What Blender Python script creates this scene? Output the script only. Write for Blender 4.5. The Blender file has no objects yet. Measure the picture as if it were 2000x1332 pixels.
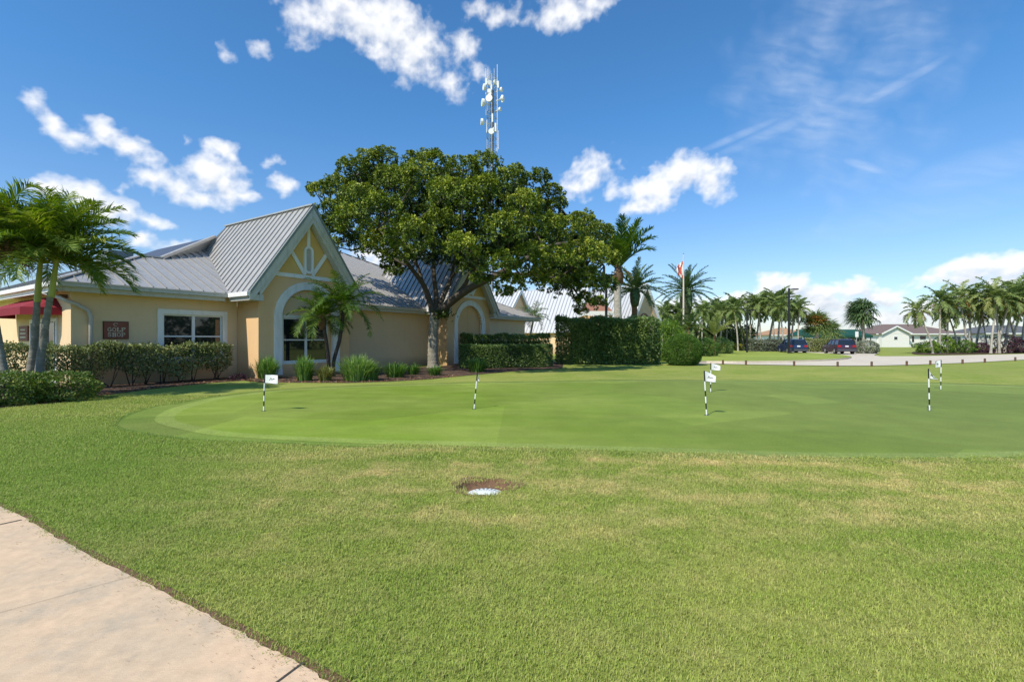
import bpy, math, random
import numpy as np
from mathutils import Vector, Matrix
from mathutils.geometry import tessellate_polygon
R = math.radians
rng = np.random.default_rng(7)
random.seed(7)
SC = bpy.context.scene
COL = SC.collection
# ------------------------------------------------------------------ frame of reference
F, CX, HY, H = 944.0, 1000.0, 664.0, 1.6       # camera at (0,0,1.6) looking along +Y
def P(px, py, d): return Vector(((px-CX)/F*d, d, H+(HY-py)/F*d))
def G(px, py, z=0.0):
    d = F*(H-z)/(py-HY); return Vector(((px-CX)/F*d, d, z))
U = Vector((0.543, 0.840)).normalized(); V = Vector((-U.y, U.x)); B0 = Vector((-10.49, 20.0))
ROT = math.atan2(U.y, U.x)
def L(px, py, s):                                # point on the facade plane set back by s -> (along, up)
    r = Vector(((px-CX)/F, 1.0)); d = (B0.dot(V)+s)/r.dot(V)
    p = r*d; return (p-B0).dot(U), H+(HY-py)/F*d
def LW(t, s, z=0.0):
    p = B0+U*t+V*s; return Vector((p.x, p.y, z))
def tz(x, y):
    w = min(1, max(0, (y-13)/8))*min(1, max(0, (x+1)/6))*min(1, max(0, (29-y)/4))
    z = w*0.07*(math.sin(x*.42+y*.31)+.6*math.sin(x*.23-y*.5+1))
    z += 0.16*math.exp(-((x-19)/7)**2-((y-23.5)/4)**2)
    q = math.hypot((x+0.29)/.27, (y-5.29)/.25)
    if q < 1.2: z -= 0.080*max(0, min(1, (1.2-q)/.28))
    return z
# ------------------------------------------------------------------ tagging
def tag(o, label=None, cat=None, group=None, kind=None):
    if label: o['label'] = label
    if cat: o['category'] = cat
    if group: o['group'] = group
    if kind: o['kind'] = kind
    return o
def thing(name, label, cat, loc=(0,0,0), rz=0, group=None):
    o = bpy.data.objects.new(name, None); COL.objects.link(o)
    o.empty_display_size = .2
    o.location = loc; o.rotation_euler = (0,0,rz)
    return tag(o, label, cat, group)
def copy_tree(o, parent=None):
    c = o.copy(); COL.objects.link(c); c.parent = parent
    for ch in o.children: copy_tree(ch, c)
    return c
# ------------------------------------------------------------------ node helpers
class NT:
    def __init__(s, nt): s.nt = nt
    def n(s, typ, **kw):
        nd = s.nt.nodes.new(typ)
        for k, v in kw.items():
            if k.startswith('_'): setattr(nd, k[1:], v)
            else:
                key = int(k[1:]) if k[0] == 'i' and k[1:].isdigit() else k.replace('__', ' ')
                inp = nd.inputs[key]
                if isinstance(v, bpy.types.NodeSocket): s.nt.links.new(v, inp)
                else: inp.default_value = v
        return nd
    def link(s, a, b): s.nt.links.new(a, b)
    def math(s, op, a, b=0.0, c=None):
        kw = dict(i0=a, i1=b)
        if c is not None: kw['i2'] = c
        return s.n('ShaderNodeMath', _operation=op, **kw).outputs[0]
    def mix(s, f, a, b, blend='MIX'):
        nd = s.nt.nodes.new('ShaderNodeMix'); nd.data_type = 'RGBA'; nd.blend_type = blend
        for inp, v in ((nd.inputs[0], f), (nd.inputs[6], a), (nd.inputs[7], b)):
            if isinstance(v, bpy.types.NodeSocket): s.nt.links.new(v, inp)
            else: inp.default_value = v if not isinstance(v, tuple) or len(v) == 4 else (*v, 1)
        return nd.outputs[2]
    def mr(s, v, a, b, c=0.0, d=1.0, sm=False):
        nd = s.n('ShaderNodeMapRange', i0=v, i1=a, i2=b, i3=c, i4=d)
        if sm: nd.interpolation_type = 'SMOOTHSTEP'
        return nd.outputs[0]
    def noise(s, vec, scale, detail=4, rough=.55, dist=0.0):
        return s.n('ShaderNodeTexNoise', Vector=vec, Scale=scale, Detail=detail, Roughness=rough, Distortion=dist).outputs[0]
def newmat(name):
    m = bpy.data.materials.new(name); m.use_nodes = True; m.node_tree.nodes.clear()
    return m, NT(m.node_tree)
def out(t, sh): t.link(sh, t.n('ShaderNodeOutputMaterial').inputs[0])
def bump(t, h, strength=.3, dist=.01):
    return t.n('ShaderNodeBump', Height=h, Strength=strength, Distance=dist).outputs[0]
def plain(name, col, rough=.6, metal=0.0, var=.12, scale=3.0, fine=40.0, bstr=.15, dist=.004, spec=.5, dirt=None, dscale=.8):
    m, t = newmat(name)
    pos = t.n('ShaderNodeNewGeometry').outputs['Position']
    a = t.noise(pos, scale, 5); b = t.noise(pos, fine, 3)
    f = t.math('ADD', t.math('MULTIPLY', t.math('SUBTRACT', a, .5), var*2), t.math('MULTIPLY', t.math('SUBTRACT', b, .5), var))
    c = t.n('ShaderNodeHueSaturation', Color=(*col, 1), Value=t.math('ADD', f, 1.0)).outputs[0]
    if dirt:
        st = t.n('ShaderNodeMapping', Vector=pos, Scale=(1.6, 1.6, .35)).outputs[0]
        g = t.mr(t.noise(st, dscale*3, 6, .65), .5, .75, 0, .55 if 'stucco' not in name else .2)
        c = t.mix(g, c, dirt)
    if 'stucco' in name:                          # rain splash marks along the foot of the wall
        zz = t.n('ShaderNodeSeparateXYZ', Vector=pos).outputs[2]
        c = t.mix(t.math('MULTIPLY', t.mr(t.math('ADD', zz, t.math('MULTIPLY', a, -.5)), .38, -.25), .55), c, (.20,.13,.075))
    p = t.n('ShaderNodeBsdfPrincipled', Base__Color=c, Roughness=rough, Metallic=metal)
    p.inputs['Specular IOR Level'].default_value = spec
    if bstr: t.link(bump(t, b, bstr, dist), p.inputs['Normal'])
    out(t, p.outputs[0]); return m
def leafmat(name, cols, trans=.3, gloss=.35, rough=.5):
    m, t = newmat(name)
    at = t.n('ShaderNodeAttribute', _attribute_name='v').outputs['Fac']
    cr = t.n('ShaderNodeValToRGB', Fac=at); e = cr.color_ramp.elements
    while len(e) < len(cols): e.new(.5)
    for i, c in enumerate(cols): e[i].position = i/(len(cols)-1); e[i].color = (*c, 1)
    c = cr.outputs[0]
    p = t.n('ShaderNodeBsdfPrincipled', Base__Color=c, Roughness=rough)
    p.inputs['Specular IOR Level'].default_value = gloss
    tc = t.n('ShaderNodeHueSaturation', Color=c, Saturation=1.15, Value=1.3).outputs[0]
    tr = t.n('ShaderNodeBsdfTranslucent', Color=tc)
    mx = t.n('ShaderNodeMixShader', i0=trans, i1=p.outputs[0], i2=tr.outputs[0])
    out(t, mx.outputs[0]); return m
M = {}
STU = (0.60, 0.47, 0.25)
M['stucco'] = plain('stucco', (0.76,0.56,0.34), .85, var=.07, scale=1.2, fine=60, bstr=.5, dist=.006, spec=.25, dirt=(0.52,0.44,0.30))
M['stucco_bay'] = plain('stucco_bay', (0.74,0.48,0.25), .85, var=.07, scale=1.2, fine=60, bstr=.5, dist=.006, spec=.25, dirt=(0.52,0.37,0.22))
M['stucco_gable'] = plain('stucco_gable', (0.70,0.45,0.16), .85, var=.07, scale=1.2, fine=60, bstr=.5, dist=.006, spec=.25)
M['trim'] = plain('trim_paint', (0.82,0.80,0.77), .55, var=.05, bstr=.08, spec=.4, dirt=(0.50,0.50,0.46))
M['fascia'] = plain('fascia_paint', (0.54,0.52,0.46), .55, var=.08, bstr=.08, dirt=(0.28,0.29,0.27), dscale=1.5)
M['fascia_dark'] = plain('fascia_edge', (0.20,0.23,0.22), .5, var=.1)
M['roof'] = plain('galvanised_roof', (0.47,0.45,0.42), .42, metal=.35, var=.10, scale=.9, fine=12, bstr=.05, dirt=(0.30,0.30,0.30), dscale=.7)
M['seam'] = plain('roof_seam', (0.31,0.295,0.275), .45, metal=.35, var=.08, bstr=0)
M['roof_white'] = plain('white_roof', (0.50,0.51,0.53), .5, var=.05, bstr=.05)
M['seam_white'] = plain('white_seam', (0.36,0.37,0.39), .5, var=.04, bstr=0)
M['darkroof'] = plain('dark_roof', (0.055,0.06,0.085), .45, var=.15, bstr=.1)
M['glass'] = plain('window_glass', (0.012,0.016,0.02), .03, var=0, bstr=0, spec=.9)
M['frame'] = plain('window_frame', (0.78,0.79,0.78), .45, var=.03, bstr=0)
M['curtain'] = plain('curtain', (0.45,0.47,0.48), .9, var=.1)
M['downspout'] = plain('downspout', (0.48,0.46,0.42), .45, var=.06, bstr=0)
M['awning'] = plain('red_canvas', (0.21,0.007,0.018), .85, var=.1, scale=2, fine=90, bstr=.2)
M['awning_lit'] = M['awning']
M['brown'] = plain('sign_brown', (0.22,0.060,0.034), .6, var=.1)
M['cream'] = plain('sign_cream', (0.62,0.55,0.42), .6, var=.03, bstr=0)
M['black'] = plain('black_paint', (0.012,0.012,0.013), .45, var=.1, bstr=0)
M['white'] = plain('white_paint', (0.78,0.78,0.76), .5, var=.03, bstr=0)
M['pvc'] = plain('white_plastic', (0.75,0.77,0.74), .45, var=.06, fine=200, bstr=.1)
M['wood'] = plain('stained_post', (0.13,0.07,0.04), .8, var=.2)
M['terracotta'] = plain('terracotta_roof', (0.28,0.13,0.085), .75, var=.25, fine=30, bstr=.3, dist=.02)
M['brownroof'] = plain('brown_shingle', (0.17,0.12,0.105), .85, var=.2)
M['greyroof'] = plain('grey_shingle', (0.11,0.115,0.125), .85, var=.2)
M['orangeroof'] = plain('tan_shingle', (0.38,0.22,0.12), .85, var=.2)
M['housewall'] = plain('pale_house_wall', (0.74,0.71,0.66), .8, var=.05)
M['canopy'] = plain('green_canopy', (0.006,0.065,0.045), .7, var=.1)
M['galv'] = plain('tower_steel', (0.36,0.37,0.39), .5, metal=.2, var=.1, bstr=0)
M['darksteel'] = plain('dark_steel', (0.06,0.065,0.08), .5, var=.1, bstr=0)
M['tyre'] = plain('tyre', (0.015,0.015,0.015), .8)
M['rim'] = plain('alloy', (0.5,0.5,0.52), .3, metal=.7, bstr=0)
M['carblue'] = plain('navy_car_paint', (0.012,0.025,0.085), .22, var=.02, bstr=0, spec=.8)
M['carplum'] = plain('plum_car_paint', (0.045,0.014,0.035), .22, var=.02, bstr=0, spec=.8)
M['redlens'] = plain('red_lens', (0.35,0.01,0.01), .2, bstr=0)
M['orange'] = plain('flag_red', (0.55,0.09,0.05), .8)
M['dirt'] = plain('bare_dirt', (0.17,0.095,0.05), .95, var=.5, scale=9, fine=70, bstr=.8, dist=.02)
M['bark'] = plain('grey_bark', (0.30,0.275,0.215), .9, var=.6, scale=3, fine=14, bstr=1.0, dist=.06, dirt=(0.09,0.075,0.05), dscale=1.6)
M['limb'] = plain('limb_bark', (0.085,0.068,0.050), .9, var=.3, scale=5, fine=25, bstr=.6, dist=.02)
M['darktrunk'] = plain('dark_stem', (0.055,0.042,0.03), .9, var=.3, bstr=.5)
M['lamp'] = plain('lamp_lens', (0.5,0.5,0.48), .4, bstr=0)
def ringbark(name, col, col2, sc=9.0):
    m, t = newmat(name)
    pos = t.n('ShaderNodeNewGeometry').outputs['Position']
    st = t.n('ShaderNodeMapping', Vector=pos, Scale=(.25, .25, 1)).outputs[0]
    w = t.noise(st, sc*2.2, 2, .5); n = t.noise(pos, 5, 5, .6)
    c = t.mix(t.mr(n, .4, .62), col, col2)
    c = t.mix(t.mr(w, .42, .60, .55, 0), c, tuple(x*.45 for x in col))
    p = t.n('ShaderNodeBsdfPrincipled', Base__Color=c, Roughness=.9, Normal=bump(t, w, .5, .03))
    out(t, p.outputs[0]); return m
M['palmbark'] = ringbark('palm_bark', (0.30,0.28,0.23), (0.18,0.17,0.14))
M['palebark'] = ringbark('pale_palm_bark', (0.52,0.48,0.40), (0.36,0.33,0.27))
M['boots'] = ringbark('palm_boots', (0.20,0.10,0.05), (0.11,0.09,0.04), 14)
M['greenboots'] = ringbark('green_boots', (0.07,0.10,0.03), (0.04,0.05,0.02), 14)
M['shaft'] = plain('crownshaft', (0.34,0.36,0.06), .45, var=.25, scale=3, bstr=.1)
# leaves
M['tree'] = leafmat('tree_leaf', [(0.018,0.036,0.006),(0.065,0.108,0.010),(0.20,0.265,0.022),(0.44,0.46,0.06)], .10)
M['palm'] = leafmat('palm_leaf', [(0.030,0.075,0.010),(0.075,0.15,0.018),(0.18,0.26,0.035),(0.34,0.36,0.08)], .3, .3, .5)
M['palmblue'] = leafmat('date_palm_leaf', [(0.035,0.075,0.030),(0.08,0.14,0.05),(0.15,0.22,0.07),(0.22,0.27,0.08)], .25, .4)
M['palmfar'] = leafmat('far_palm_leaf', [(0.07,0.12,0.035),(0.16,0.23,0.07),(0.27,0.33,0.11),(0.40,0.40,0.15)], .35, .3)
M['palmold'] = leafmat('ripe_palm_leaf', [(0.06,0.10,0.03),(0.17,0.18,0.05),(0.38,0.20,0.05),(0.48,0.30,0.10)], .25, .3)
M['dead'] = leafmat('dead_frond', [(0.12,0.055,0.03),(0.24,0.12,0.06),(0.33,0.20,0.11)], .15, .2)
M['hedgeg'] = leafmat('grey_hedge_leaf', [(0.07,0.09,0.028),(0.15,0.19,0.055),(0.28,0.31,0.11),(0.46,0.43,0.22)], .2, .45)
M['lowbush'] = leafmat('low_bush_leaf', [(0.035,0.070,0.015),(0.085,0.15,0.025),(0.16,0.23,0.045),(0.27,0.22,0.08)], .25, .35)
M['hedged'] = leafmat('dark_hedge_leaf', [(0.05,0.10,0.022),(0.11,0.19,0.038),(0.20,0.29,0.06),(0.36,0.38,0.11)], .25, .8)
M['ball'] = leafmat('ball_bush_leaf', [(0.03,0.07,0.012),(0.07,0.15,0.02),(0.12,0.22,0.03),(0.2,0.27,0.05)], .25, .3)
M['yellow'] = leafmat('yellow_hedge_leaf', [(0.20,0.19,0.02),(0.38,0.34,0.03),(0.55,0.48,0.06)], .25, .3)
M['silver'] = leafmat('silver_hedge_leaf', [(0.09,0.11,0.07),(0.18,0.20,0.13),(0.36,0.38,0.28)], .15, .3)
M['bright'] = leafmat('bright_shrub_leaf', [(0.06,0.13,0.02),(0.15,0.26,0.03),(0.30,0.38,0.06)], .3, .3)
M['purple'] = leafmat('purple_shrub_leaf', [(0.03,0.012,0.022),(0.07,0.03,0.045),(0.13,0.06,0.07)], .15, .3)
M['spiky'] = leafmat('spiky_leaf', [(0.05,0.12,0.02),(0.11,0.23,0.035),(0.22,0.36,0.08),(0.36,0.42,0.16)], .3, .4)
M['spikyold'] = leafmat('spiky_old_leaf', [(0.10,0.12,0.03),(0.22,0.24,0.06),(0.36,0.30,0.12)], .25, .3)
M['farwood'] = leafmat('far_wood_leaf', [(0.035,0.06,0.025),(0.07,0.11,0.04),(0.12,0.16,0.06)], .2, .2)
M['pod'] = leafmat('palm_pod', [(0.45,0.25,0.03),(0.6,0.38,0.05)], .1, .3)
# ------------------------------------------------------------------ mesh builder
class MB:
    def __init__(s): s.v = []; s.f = []; s.m = []
    def poly(s, pts, mi=0):
        i = len(s.v); s.v += [tuple(p) for p in pts]; s.f.append(tuple(range(i, i+len(pts)))); s.m.append(mi)
    def box(s, lo, hi, mi=0, mat=None):
        x0,y0,z0 = lo; x1,y1,z1 = hi
        c = [Vector(p) for p in ((x0,y0,z0),(x1,y0,z0),(x1,y1,z0),(x0,y1,z0),(x0,y0,z1),(x1,y0,z1),(x1,y1,z1),(x0,y1,z1))]
        if mat: c = [mat @ p for p in c]
        i = len(s.v); s.v += [tuple(p) for p in c]
        for f in ((0,3,2,1),(4,5,6,7),(0,1,5,4),(1,2,6,5),(2,3,7,6),(3,0,4,7)):
            s.f.append(tuple(i+k for k in f)); s.m.append(mi)
    def bar(s, a, b, w, h, mi=0, up=(0,0,1)):
        a = Vector(a); b = Vector(b); d = (b-a).normalized(); upv = Vector(up)
        if abs(d.dot(upv)) > .99: upv = Vector((1,0,0))
        x = d.cross(upv).normalized()*(w/2); y = x.normalized().cross(d)*(h/2)
        r = [(-1,-1),(1,-1),(1,1),(-1,1)]
        i = len(s.v)
        for p in (a, b):
            for q in r: s.v.append(tuple(p+x*q[0]+y*q[1]))
        for f in ((0,1,2,3),(7,6,5,4),(0,4,5,1),(1,5,6,2),(2,6,7,3),(3,7,4,0)):
            s.f.append(tuple(i+k for k in f)); s.m.append(mi)
    def tube(s, pts, rad, n=8, mi=0, cap=True):
        pts = [Vector(p) for p in pts]
        if not hasattr(rad, '__len__'): rad = [rad]*len(pts)
        i0 = len(s.v); prev = None
        for k, p in enumerate(pts):
            d = (pts[min(k+1, len(pts)-1)]-pts[max(k-1, 0)]).normalized()
            if prev is None:
                prev = d.cross(Vector((0.3,.9,.2))); prev.normalize()
            x = (prev-d*prev.dot(d)).normalized(); prev = x; y = d.cross(x)
            for j in range(n):
                a = 2*math.pi*j/n; s.v.append(tuple(p+(x*math.cos(a)+y*math.sin(a))*rad[k]))
        for k in range(len(pts)-1):
            for j in range(n):
                a = i0+k*n+j; b = i0+k*n+(j+1) % n
                s.f.append((a, b, b+n, a+n)); s.m.append(mi)
        if cap:
            s.f.append(tuple(i0+j for j in range(n))[::-1]); s.m.append(mi)
            s.f.append(tuple(i0+(len(pts)-1)*n+j for j in range(n))); s.m.append(mi)
    def slab(s, pts, thick, mi=0):               # planar polygon given thickness against its normal
        pts = [Vector(p) for p in pts]
        n = Vector((0,0,0))
        for a, b in zip(pts, pts[1:]+pts[:1]): n += a.cross(b)
        n.normalize()
        if n.z < 0: pts = pts[::-1]; n = -n
        lo = [p-n*thick for p in pts]
        s.poly(pts, mi); s.poly(lo[::-1], mi)
        for k in range(len(pts)):
            j = (k+1) % len(pts); s.poly([pts[k], lo[k], lo[j], pts[j]], mi)
    def holed(s, outer, holes, fn, thick, mi=0):  # 2D outline with holes, fn(a,b,depth)->3D
        loops = [[Vector((p[0], p[1], 0)) for p in outer]]+[[Vector((p[0], p[1], 0)) for p in h] for h in holes]
        flat = [p for l in loops for p in l]
        for t in tessellate_polygon(loops):
            q = [flat[k] for k in t]
            s.poly([fn(p.x, p.y, 0) for p in q], mi); s.poly([fn(p.x, p.y, thick) for p in q[::-1]], mi)
        for l in loops:
            for k in range(len(l)):
                a, b = l[k], l[(k+1) % len(l)]
                s.poly([fn(a.x,a.y,0), fn(a.x,a.y,thick), fn(b.x,b.y,thick), fn(b.x,b.y,0)], mi)
    def build(s, name, mats, parent=None, smooth=False):
        me = bpy.data.meshes.new(name); me.from_pydata(s.v, [], s.f)
        for m in (mats if isinstance(mats, (list, tuple)) else [mats]): me.materials.append(m)
        me.polygons.foreach_set('material_index', s.m)
        if smooth: me.polygons.foreach_set('use_smooth', [True]*len(s.f))
        me.update()
        o = bpy.data.objects.new(name, me); COL.objects.link(o)
        if parent: o.parent = parent
        return o
def quads(name, Q, vals, mat, parent=None, midx=None):
    Q = np.asarray(Q, dtype=np.float32).reshape(-1, 4, 3); N = len(Q)
    me = bpy.data.meshes.new(name)
    me.vertices.add(4*N); me.vertices.foreach_set('co', Q.ravel())
    me.loops.add(4*N); me.loops.foreach_set('vertex_index', np.arange(4*N, dtype=np.int32))
    me.polygons.add(N); me.polygons.foreach_set('loop_start', np.arange(N, dtype=np.int32)*4)
    if midx is not None: me.polygons.foreach_set('material_index', np.asarray(midx, dtype=np.int32))
    a = me.attributes.new('v', 'FLOAT', 'FACE'); a.data.foreach_set('value', np.clip(np.asarray(vals, dtype=np.float32), 0, 1))
    for m in (mat if isinstance(mat, list) else [mat]): me.materials.append(m)
    me.update(calc_edges=True)
    o = bpy.data.objects.new(name, me); COL.objects.link(o)
    if parent: o.parent = parent
    return o
def nrm(a): return a/np.maximum(1e-9, np.linalg.norm(a, axis=-1, keepdims=True))
def leaves(pos, dirs, ln, wd, nv=None):                    # diamond leaves, random roll about their direction
    N = len(pos); r = nrm(rng.normal(size=(N,3))) if nv is None else nrm(nv+rng.normal(0,.35,(N,3))); side = nrm(np.cross(dirs, r))
    ln = np.broadcast_to(ln, (N,))[:,None]; wd = np.broadcast_to(wd, (N,))[:,None]
    mid = pos+dirs*ln*.5; tip = pos+dirs*ln-np.array([0,0,1])*ln*.12
    return np.stack([pos, mid+side*wd*.5, tip, mid-side*wd*.5], axis=1)
# ------------------------------------------------------------------ camera, render, light
cam = bpy.data.cameras.new('camera'); co = bpy.data.objects.new('camera', cam); COL.objects.link(co)
co.location = (0,0,H); co.rotation_euler = (R(90),0,0)
cam.sensor_width = 36; cam.lens = 36*F/2000; cam.clip_end = 6000; cam.clip_start = .05
cam.shift_y = -0.001
SC.camera = co
SC.view_settings.view_transform = 'Standard'; SC.view_settings.look = 'None'
SC.view_settings.exposure = 0.28; SC.view_settings.gamma = 1
SUNH = Vector((-0.64,-0.77)).normalized(); ELEV = R(49)
sd = Vector((SUNH.x*math.cos(ELEV), SUNH.y*math.cos(ELEV), math.sin(ELEV)))
sl = bpy.data.lights.new('sun', 'SUN'); sl.energy = 4.2; sl.angle = R(.53); sl.color = (1,.93,.80)
so = bpy.data.objects.new('sun', sl); COL.objects.link(so); so.rotation_euler = (-sd).to_track_quat('-Z','Y').to_euler()
so.location = (-20,-25,40)
# ------------------------------------------------------------------ world: sky with clouds
def azel(px, py):
    v = Vector(((px-CX)/F, 1, (HY-py)/F)).normalized()
    return math.atan2(v.x, v.y), math.asin(v.z)
CL = [ # px, py, rx, ry, rot, weight
 (700,30,120,60,0,1.1),(780,70,95,70,20,1.1),(800,120,48,48,0,.95),(620,35,70,32,0,.75),(590,70,34,28,0,.6),
 (905,95,26,45,10,.62),(885,165,26,36,0,.6),(930,140,26,30,0,.5),(965,25,50,26,0,.6),(1100,28,62,34,0,.95),(1150,8,60,20,0,.8),
 (65,195,34,20,20,.75),(110,240,52,26,35,.85),(150,272,40,22,30,.8),(200,255,46,26,15,.95),(255,290,54,28,28,.9),(300,315,28,18,20,.6),
 (290,350,30,22,0,.85),(340,365,54,26,12,.9),(405,340,56,40,-20,1.1),(440,365,50,40,10,1.05),(435,295,34,20,0,.9),(475,385,38,14,0,.85),
 (395,388,32,20,0,.85),(560,360,28,22,-20,.85),(530,318,22,12,-20,.7),(364,278,12,14,0,.6),(507,100,22,22,0,.55),(444,102,16,20,0,.5),
 (100,372,60,24,0,1),(165,385,75,32,6,1.1),(225,410,72,26,14,1.0),(285,430,56,14,8,.85),(235,368,26,14,0,.6),(275,470,28,14,0,.9),(340,482,60,14,0,.7),
 (1150,340,54,34,-28,.95),(1120,368,44,22,0,.75),(1185,318,26,22,-40,.8),(1225,372,45,26,0,.5),(1275,375,60,40,-22,1.0),(1340,335,62,32,0,1.15),
 (1395,350,34,32,20,1.05),(1260,400,45,18,0,.85),(1400,375,30,22,0,.6),
 (745,495,60,16,5,.9),(730,512,45,18,0,.8),
 (1320,600,70,18,0,.9),(1400,590,60,14,0,.85),(1440,590,56,16,0,.9),(1505,565,32,30,0,1.0),(1548,560,34,28,-20,1.05),(1600,575,56,20,0,.95),
 (1665,565,40,22,0,1.0),(1720,580,46,18,0,.9),(1560,600,140,22,0,1.0),(1700,620,150,24,0,.85),(1790,605,60,20,0,.7),
 (1900,520,75,22,-8,1.05),(1970,520,60,26,0,.95),(1870,545,90,18,-5,.75),(1980,550,80,18,0,.9),(1930,575,120,18,0,.6),(1990,600,100,30,0,.7),
 (1130,585,140,26,0,.8),(600,600,250,26,0,.6),(-120,420,120,60,0,.9),(2150,500,160,50,0,.9),(2200,580,200,40,0,.9),
 (250,-150,200,70,0,.9),(1700,-260,260,80,0,.9)]
w = bpy.data.worlds.new('World'); SC.world = w; w.use_nodes = True; w.node_tree.nodes.clear(); t = NT(w.node_tree)
dirv = t.n('ShaderNodeTexCoord').outputs['Generated']
sky = t.nt.nodes.new('ShaderNodeTexSky'); sky.sky_type = 'NISHITA'; sky.sun_disc = False
sky.sun_elevation = ELEV; sky.sun_rotation = math.atan2(SUNH.x, SUNH.y); sky.altitude = 0
sky.air_density = 1.0; sky.dust_density = .5; sky.ozone_density = 2.2
el = t.math('ARCSINE', t.n('ShaderNodeSeparateXYZ', Vector=dirv).outputs[2])
tint = t.mix(t.mr(el, 0.0, .42), (.112,.114,.128), (.060,.117,.154))
skc = t.n('ShaderNodeVectorMath', _operation='MULTIPLY', i0=sky.outputs[0], i1=tint).outputs[0]
bg = t.n('ShaderNodeBackground', Color=skc, Strength=1.0)
wo = t.n('ShaderNodeOutputWorld'); t.link(bg.outputs[0], wo.inputs[0])
w.cycles.sampling_method = 'MANUAL'; w.cycles.sample_map_resolution = 512
def gnoise(x, y, seed):                           # gradient noise on arrays
    g = np.random.default_rng(seed); tab = g.uniform(0, 2*np.pi, (256,256))
    xi = np.floor(x).astype(int); yi = np.floor(y).astype(int); fx = x-xi; fy = y-yi
    def c(i, j): a = tab[(xi+i) & 255, (yi+j) & 255]; return np.cos(a)*(fx-i)+np.sin(a)*(fy-j)
    u = fx*fx*fx*(fx*(fx*6-15)+10); v = fy*fy*fy*(fy*(fy*6-15)+10)
    return ((c(0,0)*(1-u)+c(1,0)*u)*(1-v)+(c(0,1)*(1-u)+c(1,1)*u)*v)*1.4
def fbm(x, y, seed, octs=6, rough=.55, billow=False):
    o = 0; a = 1; tot = 0
    for k in range(octs):
        n = gnoise(x*2**k+k*17.3, y*2**k+k*9.1, seed+k); o = o+a*((1-2*np.abs(n)) if billow else n); tot += a; a *= rough
    return o/tot
def clouds():
    na, ne = 1000, 440; A0, A1, E0, E1 = R(-58), R(58), R(-.3), R(46)
    az, el = np.meshgrid(np.linspace(A0, A1, na), np.linspace(E0, E1, ne))
    def ss(v, a, b): q = np.clip((v-a)/(b-a), 0, 1); return q*q*(3-2*q)
    def dens_at(az, el, full=True):
        wx = fbm(az*22, el*26, 3, 5)*.022; wy = fbm(az*22, el*26, 13, 5)*.016
        x = az+wx; y = el+wy; acc = np.full(az.shape, -.3)
        for px, py, rx, ry, rot, wt in CL:
            if py > 500 and px > 1250: wt += .28; rx *= 1.15
            a, e = azel(px, py); a2, _ = azel(px+rx, py); _, e2 = azel(px, py-ry); k = 1.35; sa, se = abs(a2-a)*k, abs(e2-e)*k; c, s = math.cos(R(-rot)), math.sin(R(-rot))
            u = ((x-a)*c+(y-e)*s)/sa; v = (-(x-a)*s+(y-e)*c)/se; q = wt*(1.0-np.sqrt(u*u+v*v))
            m = np.maximum(acc, q); acc = m+.05*np.exp(-np.abs(acc-q)/.06)
        lf = 1-ss(el, R(4), R(11)); f = fbm(az*28, el*32, 31, 7, .50)*(1-.35*lf)+fbm(az*75, el*110, 37, 5, .55)*.55*lf; b = fbm(az*30, el*36, 47, 5, .55, True)
        return acc, acc+f*.62+(b-.35)*.24
    acc, d = dens_at(az, el)
    soft = fbm(az*9, el*9, 71, 3)
    def ss(v, a, b): q = np.clip((v-a)/(b-a), 0, 1); return q*q*(3-2*q)
    den = ss(d, -.04, .98+.3*soft)*ss(acc, -.18, .14)
    # relief: how much cloud lies towards the sun (up and left) of each point
    st_e = (E1-E0)/ne; st_a = (A1-A0)/na; sh = np.zeros_like(d)
    dd = np.clip(d, 0, 1.3)
    for k, wgt in ((3,.35),(7,.35),(14,.3)):
        sh += wgt*(np.roll(np.roll(dd, -k, 0), k//2, 1)-dd)
    thick = ss(acc+.25*fbm(az*20, el*24, 90, 4), .25, 1.0)
    lowf = 1-ss(el, R(3), R(13))
    shade = np.clip(.03+sh*.85+thick*.22+lowf*.26+fbm(az*26, el*40, 55, 5)*.16, 0, 1)
    # thin cirrus veils
    ca, ce = azel(1650,170); r28 = R(30); u = ((az-ca)*math.cos(r28)+(el-ce)*math.sin(r28)); v = (-(az-ca)*math.sin(r28)+(el-ce)*math.cos(r28))
    wq = fbm(az*6, el*6, 81, 4)*.22; wr_ = fbm(az*6, el*6, 85, 4)*.22; veil = np.clip(1-((u+wq)/.21)**2-((v+wr_)/.24)**2, 0, 1)
    rr = R(-22); xs_ = az*math.cos(rr)+el*math.sin(rr)+fbm(az*8,el*8,5,3)*.03; ys_ = -az*math.sin(rr)+el*math.cos(rr)+fbm(az*8,el*8,6,3)*.02
    strk = fbm(xs_*14, ys_*75, 61, 6, .6)
    pat = np.clip(.55+fbm(az*10, el*10, 88, 4)*1.3, 0, 1); ci = veil**1.3*np.clip(.34+strk*.45, 0, 1)*.75*pat
    for (px,py,rx,ry,rot,wt) in ((1560,235,230,17,-15,.28),(1745,170,140,14,-17,.35),(1690,325,62,10,28,.35),(1450,262,110,10,-14,.25),(1900,335,230,46,-8,.16),(1780,420,330,40,-6,.10)):
        a, e = azel(px, py); a2,_ = azel(px+rx,py); _,e2 = azel(px,py-ry); c, s = math.cos(R(-rot)), math.sin(R(-rot)); u = ((az-a)*c+(el-e)*s)/abs(a2-a); v = (-(az-a)*s+(el-e)*c)/abs(e2-e)
        ci = np.maximum(ci, wt*np.clip(1-u*u-v*v, 0, 1)*np.clip(.75+strk*.9, 0, 1.2))
    D_ = 3500; ver = np.stack([np.sin(az)*np.cos(el), np.cos(az)*np.cos(el), np.sin(el)], -1)*D_+np.array([0,0,H])
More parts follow.
